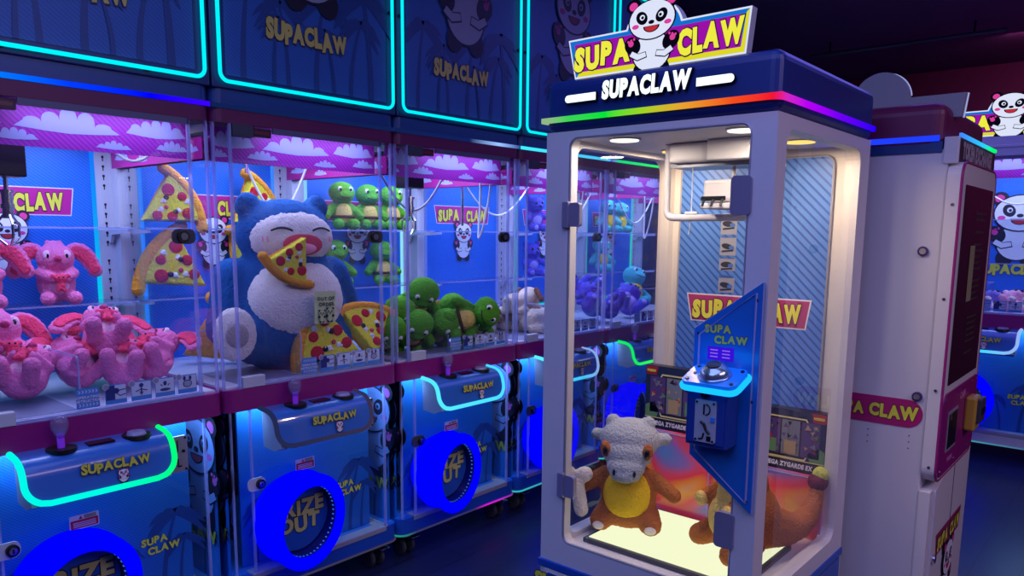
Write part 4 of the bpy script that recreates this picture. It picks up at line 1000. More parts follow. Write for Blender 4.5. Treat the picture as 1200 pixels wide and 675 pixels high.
# topper sign seen from behind
TB = mat('topper_back_grey', (150, 146, 160), .5)
bm = bmesh.new(); plate(bm, [(.050, 1.885), (.615, 1.885), (.615, 1.96), (.042, 1.96)], [], (.10, 0, 0), Y_, Z_, (.03, 0, 0)); plate(bm, circ(.30, 1.962, .090, 40), [], (.101, 0, 0), Y_, Z_, (.028, 0, 0)); tb = fk(bm, 'topper_back', TB, K)
bm = bmesh.new(); tube(bm, [(.131, .042, 1.962), (.131, .050, 1.885)], .004, seg=6); tube(bm, [(.131, .30 - .09 * cos(t), 1.962 + .09 * sin(t)) for t in [.1 + k * .13 for k in range(10)]], .003, seg=6); fk(bm, 'topper_light_edge', glow('topper_edge', (180, 190, 255), .7), tb)

# ------------------------------------------------------------------ the far machine across the aisle
row_machine('claw_machine', (5.8, 1.285, 0), -PI / 2, 3, 'far claw machine with lit panda topper sign beyond the token kiosk', None, far=True)

# ------------------------------------------------------------------ room
FLM = mat('floor_vinyl', (30, 36, 72), .3, spec=.5)
nt = FLM.node_tree; N = nt.nodes.new; tc = N('ShaderNodeTexCoord'); br = N('ShaderNodeTexBrick'); mpn = N('ShaderNodeMapping'); mpn.inputs['Scale'].default_value = (1, 1, 1)
br.inputs['Color1'].default_value = lin((34, 40, 76)); br.inputs['Color2'].default_value = lin((29, 35, 68)); br.inputs['Mortar'].default_value = lin((20, 24, 50)); br.inputs['Scale'].default_value = 1.0
br.inputs['Mortar Size'].default_value = .004; br.inputs['Brick Width'].default_value = 1.2; br.inputs['Row Height'].default_value = .18
nt.links.new(tc.outputs['Object'], mpn.inputs[0]); nt.links.new(mpn.outputs[0], br.inputs['Vector']); nt.links.new(br.outputs['Color'], nt.nodes['Principled BSDF'].inputs['Base Color'])
bm = bmesh.new(); box(bm, -3, 8.2, -4, 3.6, -.05, 0); struct(fk(bm, 'floor', FLM, None))
bm = bmesh.new(); box(bm, -3, 8.2, -4, 3.6, 3.02, 3.08); struct(fk(bm, 'ceiling', mat('ceiling_dark', (112, 66, 112), .8), None))
WM = mat('wall_dark_plum', (112, 40, 82), .7)
bm = bmesh.new(); box(bm, -3, 8.2, 3.5, 3.6, 0, 3.02); struct(fk(bm, 'wall_left', mat('wall_navy', (20, 24, 56), .8), None))
bm = bmesh.new(); box(bm, 8.1, 8.2, -4, 3.5, 0, 3.02); struct(fk(bm, 'wall_back', WM, None))
bm = bmesh.new(); box(bm, -3, 8.2, -4.1, -4, 0, 3.02); struct(fk(bm, 'wall_right', mat('wall_midnight', (30, 28, 48), .8), None))
bm = bmesh.new(); box(bm, -3.1, -3, -4, 3.6, 0, 3.02); struct(fk(bm, 'wall_front', WM, None))
bm = bmesh.new(); tube(bm, [(6.4, 2.35, 2.93), (6.4, 1.0, 2.93)], .016, seg=10); rl = finish(bm, 'ceiling_track', mat('track_metal', (90, 80, 92), .4, metal=.5), None)
for y in (2.2, 1.2): 
    bm = bmesh.new(); cyl(bm, (6.4, y, 2.94), (6.4, y, 3.02), .006, seg=8); fk(bm, 'track_hanger', BLACK, rl)
tag(rl, 'thin grey lighting track hung under the dark ceiling', 'ceiling track')

# ------------------------------------------------------------------ plush toys (front faces -y, sitting on z = 0, metres)
def fur(name, col, var=.10): return mat(name, col, .92, spec=.12, bump=.8, bscale=120, var=var, sheen=.4)
F_PINK = fur('plush_pink', (236, 120, 176)); F_LPINK = fur('plush_light_pink', (246, 186, 214)); F_HOT = fur('plush_hot_pink', (240, 70, 110))
F_GREEN = fur('plush_green', (86, 158, 44)); F_TAN = fur('plush_tan', (226, 196, 110)); F_BROWN = fur('plush_belt_brown', (84, 60, 40)); F_DGREEN = fur('plush_dark_green', (54, 104, 40))
F_TEAL = fur('plush_teal', (70, 186, 190)); F_YEL = fur('plush_yellow', (240, 206, 50)); F_SHELL = fur('plush_shell_brown', (150, 96, 54))
F_BEIGE = fur('plush_beige', (214, 196, 178)); F_COCOA = fur('plush_cocoa', (128, 88, 72)); F_VIO = fur('plush_violet', (86, 78, 200)); F_LVIO = fur('plush_lilac', (150, 140, 226))
F_BLUE = fur('plush_ocean_blue', (36, 88, 150), .14); F_CREAM = fur('plush_cream', (232, 220, 214), .05); F_CRUST = fur('plush_crust', (240, 160, 48)); F_CHEESE = fur('plush_cheese', (236, 222, 60), .05)
F_PEP = fur('plush_pepperoni', (196, 36, 50)); F_ORANGE = fur('plush_rust_brown', (176, 104, 56)); F_GREY = fur('plush_grey', (172, 176, 180), .04); F_BELLY = fur('plush_belly_yellow', (246, 200, 40), .05); F_MARO = fur('plush_maroon', (110, 40, 60)); F_LIME = fur('plush_lime', (190, 196, 90))
EYE = mat('plush_eye', (12, 12, 16), .12); WHITEF = fur('plush_white', (236, 232, 232), .03); REDF = mat('felt_red', (196, 50, 70), .8); PINKF = mat('felt_rose', (240, 150, 176), .8); STITCH = mat('stitch_black', (20, 20, 30), .7)
_PM = {}
def lump(key, build, voxel, smooth=5):
    if key not in _PM:
        bm = bmesh.new(); build(bm); _PM[key] = remesh(bm, voxel, smooth)
    return _PM[key]
def simple(key, build, smooth=True):
    if key not in _PM:
        bm = bmesh.new(); build(bm); bmesh.ops.recalc_face_normals(bm, faces=bm.faces[:]); me = bpy.data.meshes.new(key); bm.to_mesh(me); bm.free()
        if smooth:
            for p in me.polygons: p.use_smooth = True
        _PM[key] = me
    return _PM[key]
def piece(name, me, m, parent):
    k = (me.name, m.name)
    if k not in _PM:
        c = me if not me.materials else me.copy()
        c.materials.clear(); c.materials.append(m); _PM[k] = c
    o = bpy.data.objects.new(name, _PM[k]); COL.objects.link(o); o.parent = parent
    return o
def place(name, label, cat, group, loc, rot=(0, 0, 0), k=1.0):
    R = empty(name, loc); R.rotation_euler = rot; R.scale = (k, k, k); tag(R, label, cat, group); return R

def bunny(label, loc, rot=(0, 0, 0), k=1.0, group='pink long-eared plush in the near machine', toy=True):
    R = place('bunny_plush', label, 'plush toy', group, loc, rot, k)
    def body(b):
        sph(b, (0, 0, .075), (.066, .056, .076)); sph(b, (0, -.012, .172), (.066, .054, .055)); 
        for s in (-1, 1):
            capsule(b, (s * .036, -.03, .026), (s * .045, -.085, .024), .026, .027); capsule(b, (s * .055, -.02, .115), (s * .022, -.072, .10), .022, .019)
        for s in (-.02, 0, .02): sph(b, (s, -.005, .226), (.012, .012, .016), sub=2)
    piece('body', lump('bn_body', body, .006), F_PINK, R)
    def ear(s):
        def f(b):
            for i in range(8):
                t = i / 7; sph(b, (s * (.05 + .085 * t), .004 - .01 * t, .195 + .02 * sin(t * 2.4) - .085 * t * t), (.022 + .014 * sin(t * 2.6), .014, .024 + .012 * sin(t * 2.6)), sub=2)
        return f
    def inner(s):
        def f(b):
            for i in range(6):
                t = .25 + .7 * i / 5; sph(b, (s * (.05 + .085 * t), -.010 - .01 * t, .193 + .02 * sin(t * 2.4) - .085 * t * t), (.014 + .010 * sin(t * 2.6), .006, .016 + .010 * sin(t * 2.6)), sub=2)
        return f
    for s in (-1, 1):
        e = piece('ear', lump('bn_ear%d' % s, ear(s), .005), F_PINK, R); piece('ear_lining', lump('bn_earin%d' % s, inner(s), .004), F_HOT, e)
    piece('belly', simple('bn_belly', lambda b: sph(b, (0, -.022, .074), (.046, .040, .05))), F_LPINK, R)
    for s in (-1, 1):
        piece('eye_patch', simple('bn_ep%d' % s, lambda b: sph(b, (s * .03, -.048, .184), (.018, .011, .020), (0, 0, s * -.3))), F_LPINK, R)
        piece('eye', simple('bn_eye%d' % s, lambda b: sph(b, (s * .031, -.0575, .182), (.0055, .0035, .009), (0, 0, s * -.3))), EYE, R)
    piece('nose', simple('bn_nose', lambda b: sph(b, (0, -.066, .172), (.014, .01, .011))), fur('plush_deep_rose', (190, 60, 110)), R)
    if toy:
        def t(b):
            sph(b, (0, -.085, .10), (.022, .016, .018)); sph(b, (0, -.085, .072), (.016, .014, .02))
            for s in (-1, 1): sph(b, (s * .024, -.085, .108), (.012, .007, .009)); sph(b, (s * .01, -.09, .056), (.008, .008, .01))
        tt = piece('hugged_bear', lump('bn_toy', t, .004), F_HOT, R)
        for s in (-1, 1): piece('bead_eye', simple('bn_te%d' % s, lambda b: sph(b, (s * .008, -.1005, .104), .003, sub=2)), EYE, tt)
    return R

def turtle(label, loc, rot=(0, 0, 0), k=1.0, main=None, belly=None, group=None, belt=True):
    R = place('turtle_plush', label, 'plush toy', group, loc, rot, k); main = main or F_GREEN
    def body(b):
        sph(b, (0, 0, .075), (.055, .045, .07)); sph(b, (0, -.005, .185), (.068, .06, .056)); sph(b, (0, -.035, .168), (.045, .04, .03))
        for s in (-1, 1):
            capsule(b, (s * .032, -.02, .03), (s * .042, -.062, .028), .026, .03); capsule(b, (s * .05, 0, .115), (s * .09, -.02, .07), .020, .024)
    piece('body', lump('tt_body', body, .006), main, R)
    piece('belly', lump('tt_belly', lambda b: (sph(b, (0, -.02, .08), (.044, .036, .055)), sph(b, (0, -.03, .1), (.036, .024, .03))), .005), belly or F_TAN, R)
    if belt: piece('belt', simple('tt_belt', lambda b: tube(b, [(.058 * cos(t), .053 * sin(t) - .002, .066) for t in [2 * PI * j / 24 for j in range(24)]], .007, closed=True, seg=8)), F_BROWN, R)
    piece('shell', lump('tt_shell', lambda b: sph(b, (0, .036, .09), (.056, .03, .062)), .006), F_SHELL, R)
    for s in (-1, 1):
        e = piece('eye', simple('tt_eye%d' % s, lambda b: sph(b, (s * .028, -.0505, .200), (.012, .010, .014), (0, 0, s * -.35))), WHITEF, R)
        piece('pupil', simple('tt_pup%d' % s, lambda b: sph(b, (s * .027, -.0600, .199), (.006, .004, .008))), EYE, e)
    piece('mouth', simple('tt_mouth', lambda b: tube(b, [(.03 * u, -.0735 + .010 * u * u, .160 + .008 * u * u) for u in [-1 + .25 * j for j in range(9)]], .002, seg=6)), STITCH, R)
    return R

def puppy(label, loc, rot=(0, 0, 0), k=1.0, group=None):
    R = place('puppy_plush', label, 'plush toy', group, loc, rot, k)
    def body(b):
        capsule(b, (0, .11, .062), (0, -.01, .066), .058, .062); sph(b, (0, -.07, .085), (.066, .058, .058)); sph(b, (0, -.115, .072), (.034, .03, .026))
        for s in (-1, 1): capsule(b, (s * .04, -.02, .024), (s * .05, -.09, .022), .022, .024); capsule(b, (s * .045, .12, .024), (s * .06, .075, .022), .026, .024)
        sph(b, (0, .175, .085), (.018, .026, .022))
    piece('body', lump('pp_body', body, .007), F_BEIGE, R)
    for s in (-1, 1):
        piece('ear', lump('pp_ear%d' % s, lambda b: [sph(b, (s * (.055 + .012 * t), -.06 + .004 * t, .125 - .016 * t), (.014, .022, .018), sub=2) for t in range(4)], .005), F_COCOA, R)
        piece('eye', simple('pp_eye%d' % s, lambda b: sph(b, (s * .026, -.121, .103), (.007, .006, .009))), EYE, R)
        piece('cheek', simple('pp_chk%d' % s, lambda b: sph(b, (s * .042, -.112, .082), (.012, .008, .008))), PINKF, R)
    piece('nose', simple('pp_nose', lambda b: sph(b, (0, -.143, .080), (.011, .008, .008))), STITCH, R)
    piece('back_patch', simple('pp_patch', lambda b: sph(b, (.012, .06, .098), (.038, .042, .028))), F_COCOA, R)
    return R

def teddy(label, loc, rot=(0, 0, 0), k=1.0, m=None, m2=None, group=None):
    R = place('bear_plush', label, 'plush toy', group, loc, rot, k)
    def body(b):
        sph(b, (0, 0, .07), (.06, .052, .07)); sph(b, (0, -.008, .175), (.062, .055, .055)); sph(b, (0, -.055, .162), (.03, .022, .022))
        for s in (-1, 1):
            sph(b, (s * .05, 0, .222), (.022, .014, .022)); capsule(b, (s * .036, -.03, .028), (s * .052, -.085, .026), .027, .028); capsule(b, (s * .055, -.01, .112), (s * .085, -.055, .085), .021, .022)
    piece('body', lump('td_body', body, .006), m or F_VIO, R)
    piece('belly', simple('td_belly', lambda b: sph(b, (0, -.02, .07), (.044, .037, .048))), m2 or F_LVIO, R)
    for s in (-1, 1):
        piece('eye', simple('td_eye%d' % s, lambda b: sph(b, (s * .024, -.058, .188), (.008, .006, .010))), EYE, R)
        piece('foot_pad', simple('td_pad%d' % s, lambda b: sph(b, (s * .053, -.108, .027), (.017, .007, .017))), m2 or F_LVIO, R)
    piece('nose', simple('td_nose', lambda b: sph(b, (0, -.077, .168), (.009, .006, .007))), EYE, R)
    return R

def pizza(label, loc, rot=(0, 0, 0), k=1.0, group='plush pizza slices', shoes=False):
    """slice .24 long, upright: crust at the top (z = .24), tip at the origin, face to -y"""
    R = place('pizza_plush', label, 'plush toy', group, loc, rot, k)
    out = [(0, 0), (.125, .21), (.06, .235), (0, .242), (-.06, .235), (-.125, .21)]
    def ch(b):
        r = [(u * .97, v) for u, v in out]; plate(b, r, [], (0, -.028, 0), X_, Z_, (0, .056, 0))
    piece('cheese', lump('pz_ch', ch, .007, 8), F_CHEESE, R)
    piece('crust', lump('pz_cr', lambda b: [sph(b, (.15 * (j / 8 - 1), 0, .240 - .038 * (j / 8 - 1) ** 2), (.028, .036, .026), sub=2) for j in range(17)], .006), F_CRUST, R)
    def base(b): plate(b, [(u * 1.02, v - .003) for u, v in out], [], (0, .016, 0), X_, Z_, (0, .024, 0))
    piece('base_cloth', lump('pz_base', base, .007, 6), F_CRUST, R)
    for j, (u, v, r) in enumerate(((-.062, .165, .027), (.066, .182, .026), (.012, .066, .022), (-.01, .20, .02), (.045, .118, .022))):
        piece('pepperoni', simple('pz_pep%d' % j, lambda b: sph(b, (u, -.028, v), (r, .006, r))), F_PEP, R)
    for j, (u, v) in enumerate(((-.03, .125), (.035, .155), (.02, .21), (-.005, .095))):
        piece('mushroom', simple('pz_mu%d' % j, lambda b: (sph(b, (u, -.029, v), (.012, .005, .009)), sph(b, (u, -.029, v - .010), (.005, .004, .008)))), WHITEF, R)
    for s in (-1, 1): piece('eye', simple('pz_eye%d' % s, lambda b: sph(b, (.018 + s * .036 - .02, -.030, .140), (.011, .006, .012))), EYE, R)
    piece('mouth', simple('pz_m', lambda b: sph(b, (-.002, -.031, .118), (.010, .005, .009))), REDF, R)
    if shoes:
        for s in (-1, 1):
            f = piece('shoe', lump('pz_sh%d' % s, lambda b: capsule(b, (s * .07, -.03, .03), (s * .085, -.07, .02), .024, .028), .006), STITCH, R)
    return R

# near machine: pink plush
DK = .933
def at(i, x, y, z): return (XS[i] + x, D0 + y, z)
bunny('pink long-eared plush seated alone on the glass shelf, hugging a small red bear', (1.050, D0 + .70, 1.2155), (0, 0, -.15), 1.0)
bunny('pink plush on the glass shelf at the picture edge, only its ear in view', (.800, D0 + .69, 1.2155), (0, 0, -.2), 1.05)
for lb, x, y, z, rx, ry, rz, k in (
    ('topmost pink plush of the heap, lying on its back with feet forward', 1.035, .22, 1.085, -1.15, .1, -.25, 1.05),
    ('pink plush at the bottom of the heap nearest the drop guard', .955, .22, .985, -1.05, .35, .15, 1.0),
    ('pink plush at the bottom of the heap behind the second instruction card', 1.050, .16, .985, -1.2, .1, -.45, 1.0),
    ('pink plush lying at the end of the heap nearest the blue bear', 1.155, .20, .985, -1.1, -.2, -.85, 1.05),
    ('pink plush slumped at the back of the heap', 1.10, .42, .965, -.5, .3, .2, 1.0),
    ('pink plush sitting upright in the corner by the drop guard', .755, .36, .985, -.35, .1, .1, 1.1),
    ('pink plush lying face up before the one in the corner, ribbon tag on it', .745, .20, .985, -1.2, .1, -.6, 1.05)):
    bunny(lb, (x, D0 + y, z), (rx, ry, rz), k)

# blue bear
def big_bear():
    R = place('bear_plush', 'huge blue and cream plush bear laughing, slumped behind the glass', 'plush toy', None, (1.765, D0 + .235, .945), (0, 0, -.10), 1.0)
    def body(b):
        sph(b, (0, .03, .21), (.27, .18, .25)); sph(b, (0, .04, .30), (.25, .17, .20)); sph(b, (0, .02, .535), (.205, .145, .150)); sph(b, (0, .02, .44), (.17, .14, .1))
        for s in (-1, 1):
            sph(b, (s * .15, .03, .652), (.056, .04, .056)); capsule(b, (s * .22, .04, .37), (s * .285, .0, .17) if s < 0 else (.30, .07, .25), .080, .068); capsule(b, (s * .15, -.02, .11), (s * .25, -.09, .14) if s < 0 else (.18, -.04, .10), .10, .085)
    piece('body', lump('bb_body', body, .013, 8), F_BLUE, R)
    piece('belly', lump('bb_belly', lambda b: sph(b, (0, -.045, .27), (.215, .135, .185)), .012), F_CREAM, R)
    piece('face', lump('bb_face', lambda b: (sph(b, (0, -.030, .527), (.184, .112, .122)),), .009), F_CREAM, R)
    piece('mouth', simple('bb_mouth', lambda b: sph(b, (0, -.134, .50), (.086, .016, .044))), REDF, R)
    piece('tongue', simple('bb_tongue', lambda b: sph(b, (0, -.143, .485), (.054, .012, .024))), PINKF, R)
    for s in (-1, 1):
        piece('closed_eye', simple('bb_eye%d' % s, lambda b: tube(b, [(s * .085 + .042 * u, -.131 + .15 * abs(s * .085 + .042 * u) - .008, .566 - .012 * u * u) for u in [-1 + .25 * j for j in range(9)]], .004, seg=8)), STITCH, R)
        piece('cheek', simple('bb_chk%d' % s, lambda b: [sph(b, (s * (.135 + .014 * q), -.104 + .012 * q, .522), (.003, .004, .013), sub=2) for q in range(2)]), PINKF, R)
        fc = (-.30, -.150, .165) if s < 0 else (.17, -.06, .09)
        f = piece('foot_sole', lump('bb_foot%d' % s, lambda b: sph(b, fc, (.080, .040, .105), (0, 0, s * .3)), .008), F_CREAM, R)
        piece('sole_pad', simple('bb_pad%d' % s, lambda b: sph(b, (fc[0] + s * .006, fc[1] - .034, fc[2]), (.042, .012, .048), (0, 0, s * .3))), fur('plush_pad_taupe', (176, 160, 160)), f)
    return R
big_bear()
pizza('plush pizza slice held across the mouth of the huge blue bear', (1.728, D0 + .060, 1.474), (0, -2.60, -.1), .74)
pizza('plush pizza slice leaning behind the out of order note', (1.975, D0 + .060, 1.000), (-.1, -1.18, -.12), 1.08)
pizza('plush pizza slice lying against the glass corner, yellow face up', (2.055, D0 + .040, .958), (-.50, .06, -.08), 1.0)
pizza('plush pizza slice on the upper side shelf, crust upright', (1.365, D0 + .66, 1.535), (0, 1.05, -.3), .92)
pizza('plush pizza slice on the lower side shelf, crust to the column', (1.60, D0 + .62, 1.26), (-.1, -.95, -.1), 1.05)
pizza('plush pizza slice half hidden behind the shoulder of the blue bear', (1.80, D0 + .70, 1.25), (-.2, .7, .3), 1.0)
pizza('plush pizza slice showing its crust back under the side shelf', (1.50, D0 + .62, DK + .05), (-.5, -1.1, PI - .3), 1.1)
pizza('plush pizza slice on the upper shelf beside the ear of the blue bear', (1.80, D0 + .69, 1.535), (0, .9, .1), .9)
bm = bmesh.new(); bmesh.ops.create_grid(bm, x_segments=6, y_segments=8, size=.5)
for v in bm.verts: v.co = Vector((v.co.x * .098, -.003 - .004 * (v.co.y + .5) ** 2 * (1 if v.co.y < 0 else .3), v.co.y * .128))
ext = bmesh.ops.extrude_face_region(bm, geom=bm.faces[:])
for g in ext['geom']:
    if isinstance(g, bmesh.types.BMVert): g.co.y -= .0006
N_ = finish(bm, 'paper_note', mat('note_green_paper', (186, 200, 150), .6), None); N_.location = (1.773, D0, 1.20); N_.rotation_euler = (0, .03, 0)
tag(N_, 'pale green out of order note stuck on the glass before the pizza plush', 'note')
INK = mat('note_ink', (24, 24, 40), .6)
bm = bmesh.new()
for t, z, x in (('OUT OF', .028, 0), ('ORDER', .006, .004)): text_bm(bm, t, .013, (x, -.0085, z), X_, Z_, (0, -1, 0), layers=((.0, 0, 0),), bounce=.1, gapx=.14)
fk(bm, 'handwriting', INK, N_)
q = Art()
for x, kk in ((-.018, .05), (.02, .058)):
    q.merge(PANDA, x, -.058, kk)
q.obj('doodle', [mat('note_green_paper', (186, 200, 150)), INK, INK, INK], N_, (0, -.0085, 0), gap=.0002)

# third machine: turtles on shelves and in a heap
TG = 'green turtle plush'
turtle('green turtle plush sitting on the upper shelf beside the bear', (2.372, D0 + .68, 1.506), (0, 0, -.25), 1.0, group=TG)
turtle('green turtle plush on the upper shelf, middle of its row', (2.545, D0 + .69, 1.506), (0, 0, -.2), .98, group=TG)
turtle('green turtle plush on the upper shelf at the claw side', (2.70, D0 + .69, 1.506), (0, 0, -.2), .98, group=TG)
turtle('green turtle plush on the lower shelf next to the bear shoulder', (2.33, D0 + .69, 1.216), (0, 0, -.2), 1.0, group=TG)
turtle('green turtle plush on the lower shelf below the claw', (2.63, D0 + .69, 1.216), (0, 0, -.2), .98, group=TG)
for lb, x, y, z, rx, ry, rz in (
    ('topmost green turtle plush of the heap, leaning forward over the others', 2.50, .30, 1.11, .95, .25, -.55),
    ('green turtle plush lying belly down just under the topmost turtle', 2.64, .33, 1.03, 1.0, -.2, .1),
    ('green turtle plush under the topmost one at the bear side of the heap', 2.37, .32, 1.03, .95, .3, -.6),
    ('green turtle plush rolled on its side in the middle layer of the heap', 2.56, .12, 1.06, .5, 1.25, -.3),
    ('green turtle plush at the bottom of the heap behind the sill block', 2.28, .29, .975, 1.1, 0, -.4),
    ('green turtle plush at the bottom of the heap, second from the bear', 2.42, .26, .975, 1.0, .2, -.5),
    ('green turtle plush at the bottom centre of the heap, head to the glass', 2.57, .27, .975, 1.05, -.2, -.1),
    ('green turtle plush at the bottom of the heap above the first instruction card', 2.72, .29, .975, 1.0, .2, -.2),
    ('green turtle plush lying at the end of the heap nearest the beige puppies', 2.86, .27, .970, .95, .3, -.5),
    ('green turtle plush slumped behind the rest of the heap', 2.30, .47, .975, -.7, -.4, .3)):
    turtle(lb, (x, D0 + y, z), (rx, ry, rz), 1.12, group=TG)

PG = 'beige puppy plush'
puppy('beige puppy plush on top of its heap, behind the white cabinet frame', (3.36, D0 + .30, 1.035), (0, .05, 1.75), 1.05, group=PG)
puppy('beige puppy plush at the bottom front of the heap', (3.44, D0 + .18, DK), (0, 0, 1.25), 1.15, group=PG)
puppy('beige puppy plush tucked behind the turtle heap', (3.14, D0 + .38, DK), (0, 0, -1.3), 1.1, group=PG)
puppy('beige puppy plush at the back of its machine', (3.30, D0 + .42, DK), (0, .0, .6), 1.1, group=PG)
VG = 'violet bear plush'
teddy('violet bear plush on the upper shelf above the beige puppies', (3.93, D0 + .69, 1.506), (0, 0, -.3), 1.0, group=VG)
teddy('violet bear plush on the lower shelf above the beige puppies', (3.90, D0 + .69, 1.216), (0, 0, -.3), .95, group=VG)
teddy('violet bear plush leaning on the heap, nearest the puppies', (3.93, D0 + .20, DK + .055), (-.8, .3, -.5), 1.15, group=VG)
teddy('violet bear plush lying across the top of its heap', (4.17, D0 + .36, DK + .13), (-1.0, -.5, .5), 1.15, group=VG)
teddy('violet bear plush lying at the bottom front of its heap', (4.10, D0 + .13, DK + .06), (-1.2, .3, 1.2), 1.15, group=VG)
teddy('violet bear plush at the teal end of its heap', (4.33, D0 + .20, DK + .04), (-.9, .4, -.8), 1.15, group=VG)
TL = 'teal turtle plush'
turtle('teal turtle plush seated on the upper shelf, yellow belly', (4.80, D0 + .69, 1.506), (0, 0, -.4), 1.0, F_TEAL, F_YEL, TL, False)
turtle('teal turtle plush seated on the lower shelf', (4.72, D0 + .69, 1.216), (0, 0, -.4), 1.05, F_TEAL, F_YEL, TL, False)
turtle('teal turtle plush on the upper shelf next to the column', (4.97, D0 + .69, 1.506), (0, 0, -.4), .95, F_TEAL, F_YEL, TL, False)
turtle('teal turtle plush slumped on the deck beside the violet bears', (4.72, D0 + .40, .975), (-.4, .3, -.4), 1.3, F_TEAL, F_YEL, TL, False)

# white machine: grey-headed plush with its cushion bone, orange dinosaur
def hood_plush():
    R = place('animal_plush', 'brown plush with grey head and yellow belly sitting on the glowing floor', 'plush toy', None, (2.175, 1.335, .489), (0, 0, -PI / 2 + .42), 1.0)
    def body(b):
        sph(b, (0, 0, .125), (.098, .082, .108)); sph(b, (0, 0, .06), (.10, .08, .06)); sph(b, (0, 0, .20), (.065, .06, .06))
        for s in (-1, 1):
            capsule(b, (s * .062, -.01, .055), (s * .085, -.05, .034), .048, .040); capsule(b, (s * .08, -.005, .185), (s * .158, -.04, .14), .030, .026)
        capsule(b, (0, .06, .05), (0, .12, .03), .03, .02)
    piece('body', lump('hp_body', body, .0075), F_ORANGE, R)
    piece('belly', lump('hp_belly', lambda b: sph(b, (0, -.036, .13), (.082, .066, .094)), .006), F_BELLY, R)
    def head(b):
        sph(b, (0, -.005, .315), (.102, .085, .074)); sph(b, (0, -.055, .275), (.084, .055, .055)); sph(b, (0, -.085, .238), (.066, .042, .036)); sph(b, (0, -.10, .215), (.052, .034, .026))
        for s in (-1, 1): capsule(b, (s * .085, .012, .315), (s * .118, .018, .318), .024, .022)
        for s in (-1, 1): sph(b, (s * .06, .0, .372), (.026, .02, .026))
    h = piece('head', lump('hp_head', head, .006), F_GREY, R)
    for s in (-1, 1):
        p = piece('eye_patch', simple('hp_ep%d' % s, lambda b: sph(b, (s * .070, -.083, .295), (.018, .016, .030), (.2, 0, s * .55))), F_ORANGE, h)
        piece('eye', simple('hp_eye%d' % s, lambda b: sph(b, (s * .069, -.097, .290), (.009, .008, .018), (.2, 0, s * .55))), EYE, h)
        piece('nostril', simple('hp_no%d' % s, lambda b: sph(b, (s * .034, -.124, .228), (.005, .006, .011))), EYE, h)
        piece('foot_pad', simple('hp_fp%d' % s, lambda b: sph(b, (s * .088, -.088, .026), (.020, .008, .014))), F_CREAM, R)
    def bone(b):
        capsule(b, (-.150, -.075, .07), (-.168, -.07, .165), .026, .026)
        for dx in (-.030, .030): sph(b, (-.172 + dx, -.07, .195), (.030, .022, .028))
    bo = piece('cushion_bone', lump('hp_bone', bone, .006), F_CREAM, R)
    return R
hood_plush()
def dino():
    R = place('dinosaur_plush', 'orange dinosaur plush with upturned tail, behind the white corner post', 'plush toy', None, (2.25, .945, .489), (0, 0, -2.12), .98)
    def body(b):
        sph(b, (0, 0, .12), (.105, .115, .125)); sph(b, (0, -.01, .22), (.075, .08, .10)); sph(b, (0, -.045, .335), (.068, .075, .065)); sph(b, (0, -.10, .32), (.045, .05, .035))
        for s in (-1, 1): capsule(b, (s * .075, -.03, .06), (s * .09, -.11, .035), .05, .038); capsule(b, (s * .07, -.04, .2), (s * .075, -.11, .17), .028, .024)
        pts = [(0, .06, .085), (0, .15, .06), (-.01, .215, .055), (-.02, .27, .085), (-.03, .30, .135), (-.035, .31, .18)]
        for a_, b_, r0, r1 in zip(pts, pts[1:], (.085, .062, .046, .036, .028), (.062, .046, .036, .028, .024)): capsule(b, a_, b_, r0, r1)
    piece('body', lump('dn_body', body, .008), F_ORANGE, R)
    piece('belly', lump('dn_belly', lambda b: (sph(b, (0, -.05, .12), (.078, .075, .09)), sph(b, (0, -.05, .2), (.055, .05, .06))), .007), F_TAN, R)
    piece('tail_tip', lump('dn_tip', lambda b: sph(b, (-.036, .312, .195), (.034, .034, .034)), .005), F_MARO, R)
    piece('tail_flame', lump('dn_fl', lambda b: sph(b, (-.034, .318, .215), (.028, .026, .034)), .005), F_LIME, R)
    for s in (-1, 1):
        piece('eye', simple('dn_eye%d' % s, lambda b: sph(b, (s * .038, -.098, .362), (.012, .010, .014))), EYE, R)
        piece('hand', simple('dn_hand%d' % s, lambda b: sph(b, (s * .076, -.118, .168), (.026, .022, .024))), F_TAN, R)
    return R
dino()
# far machine plush
for lb, loc, m in (('pale pink plush bear lying in the far machine', (5.98, .74, DK + .03), F_LPINK), ('white plush bear lying in the far machine', (5.93, .60, DK + .02), WHITEF), ('pale blue plush bear lying in the far machine', (6.0, .88, DK + .02), F_LVIO)):
    teddy(lb, loc, (-1.0, .3, -PI / 2 + .3), 1.2, m, F_CREAM, 'plush bears in the far machine')

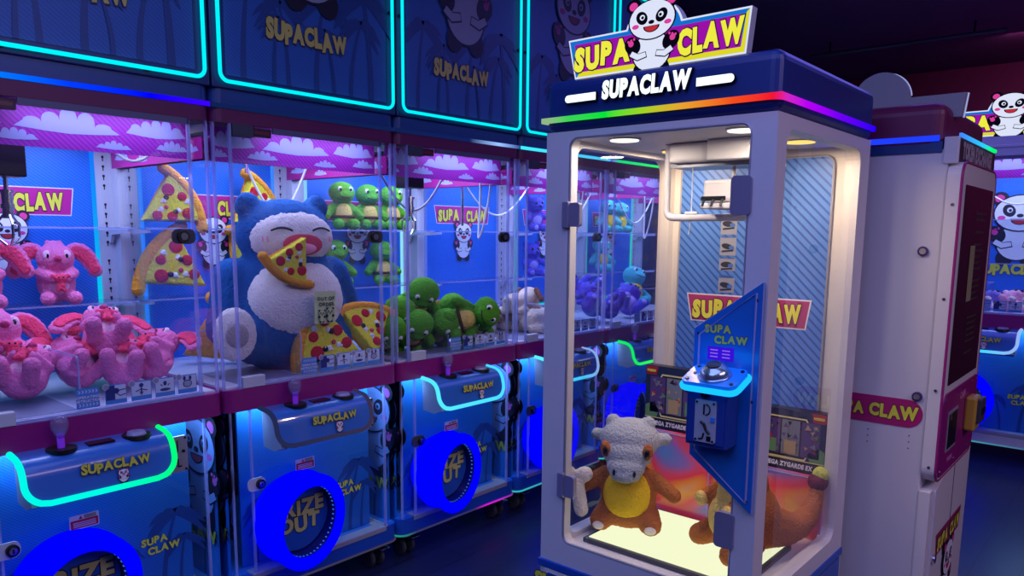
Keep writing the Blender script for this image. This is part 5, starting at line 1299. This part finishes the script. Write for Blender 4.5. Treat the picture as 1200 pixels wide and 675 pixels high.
# ------------------------------------------------------------------ lights, camera
area('ceiling_fill', (.4, .5, 2.98), (0, 0, 0), 2.4, 2.4, 62, (126, 136, 215))  # unseen area lights without fixtures, added to raise the blue-violet ambient
area('ceiling_fill', (-1.6, 1.0, 2.98), (0, 0, 0), 1.6, 2.4, 48, (124, 146, 220))
area('ceiling_fill', (1.6, -2.2, 2.98), (0, 0, 0), 2.4, 1.6, 110, (190, 165, 200))
area('ceiling_fill', (4.6, 1.0, 2.98), (0, 0, 0), 2.4, 1.6, 35, (110, 100, 225))
area('ceiling_fill', (6.9, -.4, 2.98), (0, math.radians(-35), 0), .3, 3.0, 36, (190, 110, 165))  # tilted area light added to brighten the plum far wall
w = bpy.data.worlds.new('World'); SC.world = w; w.use_nodes = True
w.node_tree.nodes['Background'].inputs[0].default_value = (.01, .01, .03, 1); w.node_tree.nodes['Background'].inputs[1].default_value = .3

cam = bpy.data.cameras.new('Camera'); co = bpy.data.objects.new('Camera', cam); COL.objects.link(co)
f, yaw, pit, roll, cyo = 884.717, .711398, -.142169, .00932316, 61.656
cam.sensor_fit = 'HORIZONTAL'; cam.sensor_width = 36; cam.lens = f * 36 / 1200; cam.shift_y = cyo / 1200; cam.clip_start = .02
Fv = Vector((cos(yaw) * cos(pit), sin(yaw) * cos(pit), sin(pit))); R0 = Vector((sin(yaw), -cos(yaw), 0)); U0 = R0.cross(Fv)
Rv = R0 * cos(roll) + U0 * sin(roll); Uv = -R0 * sin(roll) + U0 * cos(roll)
co.matrix_world = Matrix(((Rv.x, Uv.x, -Fv.x, 0), (Rv.y, Uv.y, -Fv.y, 0), (Rv.z, Uv.z, -Fv.z, 1.5), (0, 0, 0, 1)))
SC.camera = co
SC.view_settings.view_transform = 'Standard'; SC.view_settings.look = 'None'; SC.view_settings.gamma = 1; SC.view_settings.use_curve_mapping = False
SC.view_settings.exposure = 0.0
cy = SC.cycles
cy.use_denoising = True; cy.max_bounces = 8; cy.transparent_max_bounces = 40; cy.diffuse_bounces = 3; cy.glossy_bounces = 3; cy.caustics_reflective = False; cy.caustics_refractive = False; cy.sample_clamp_indirect = 4
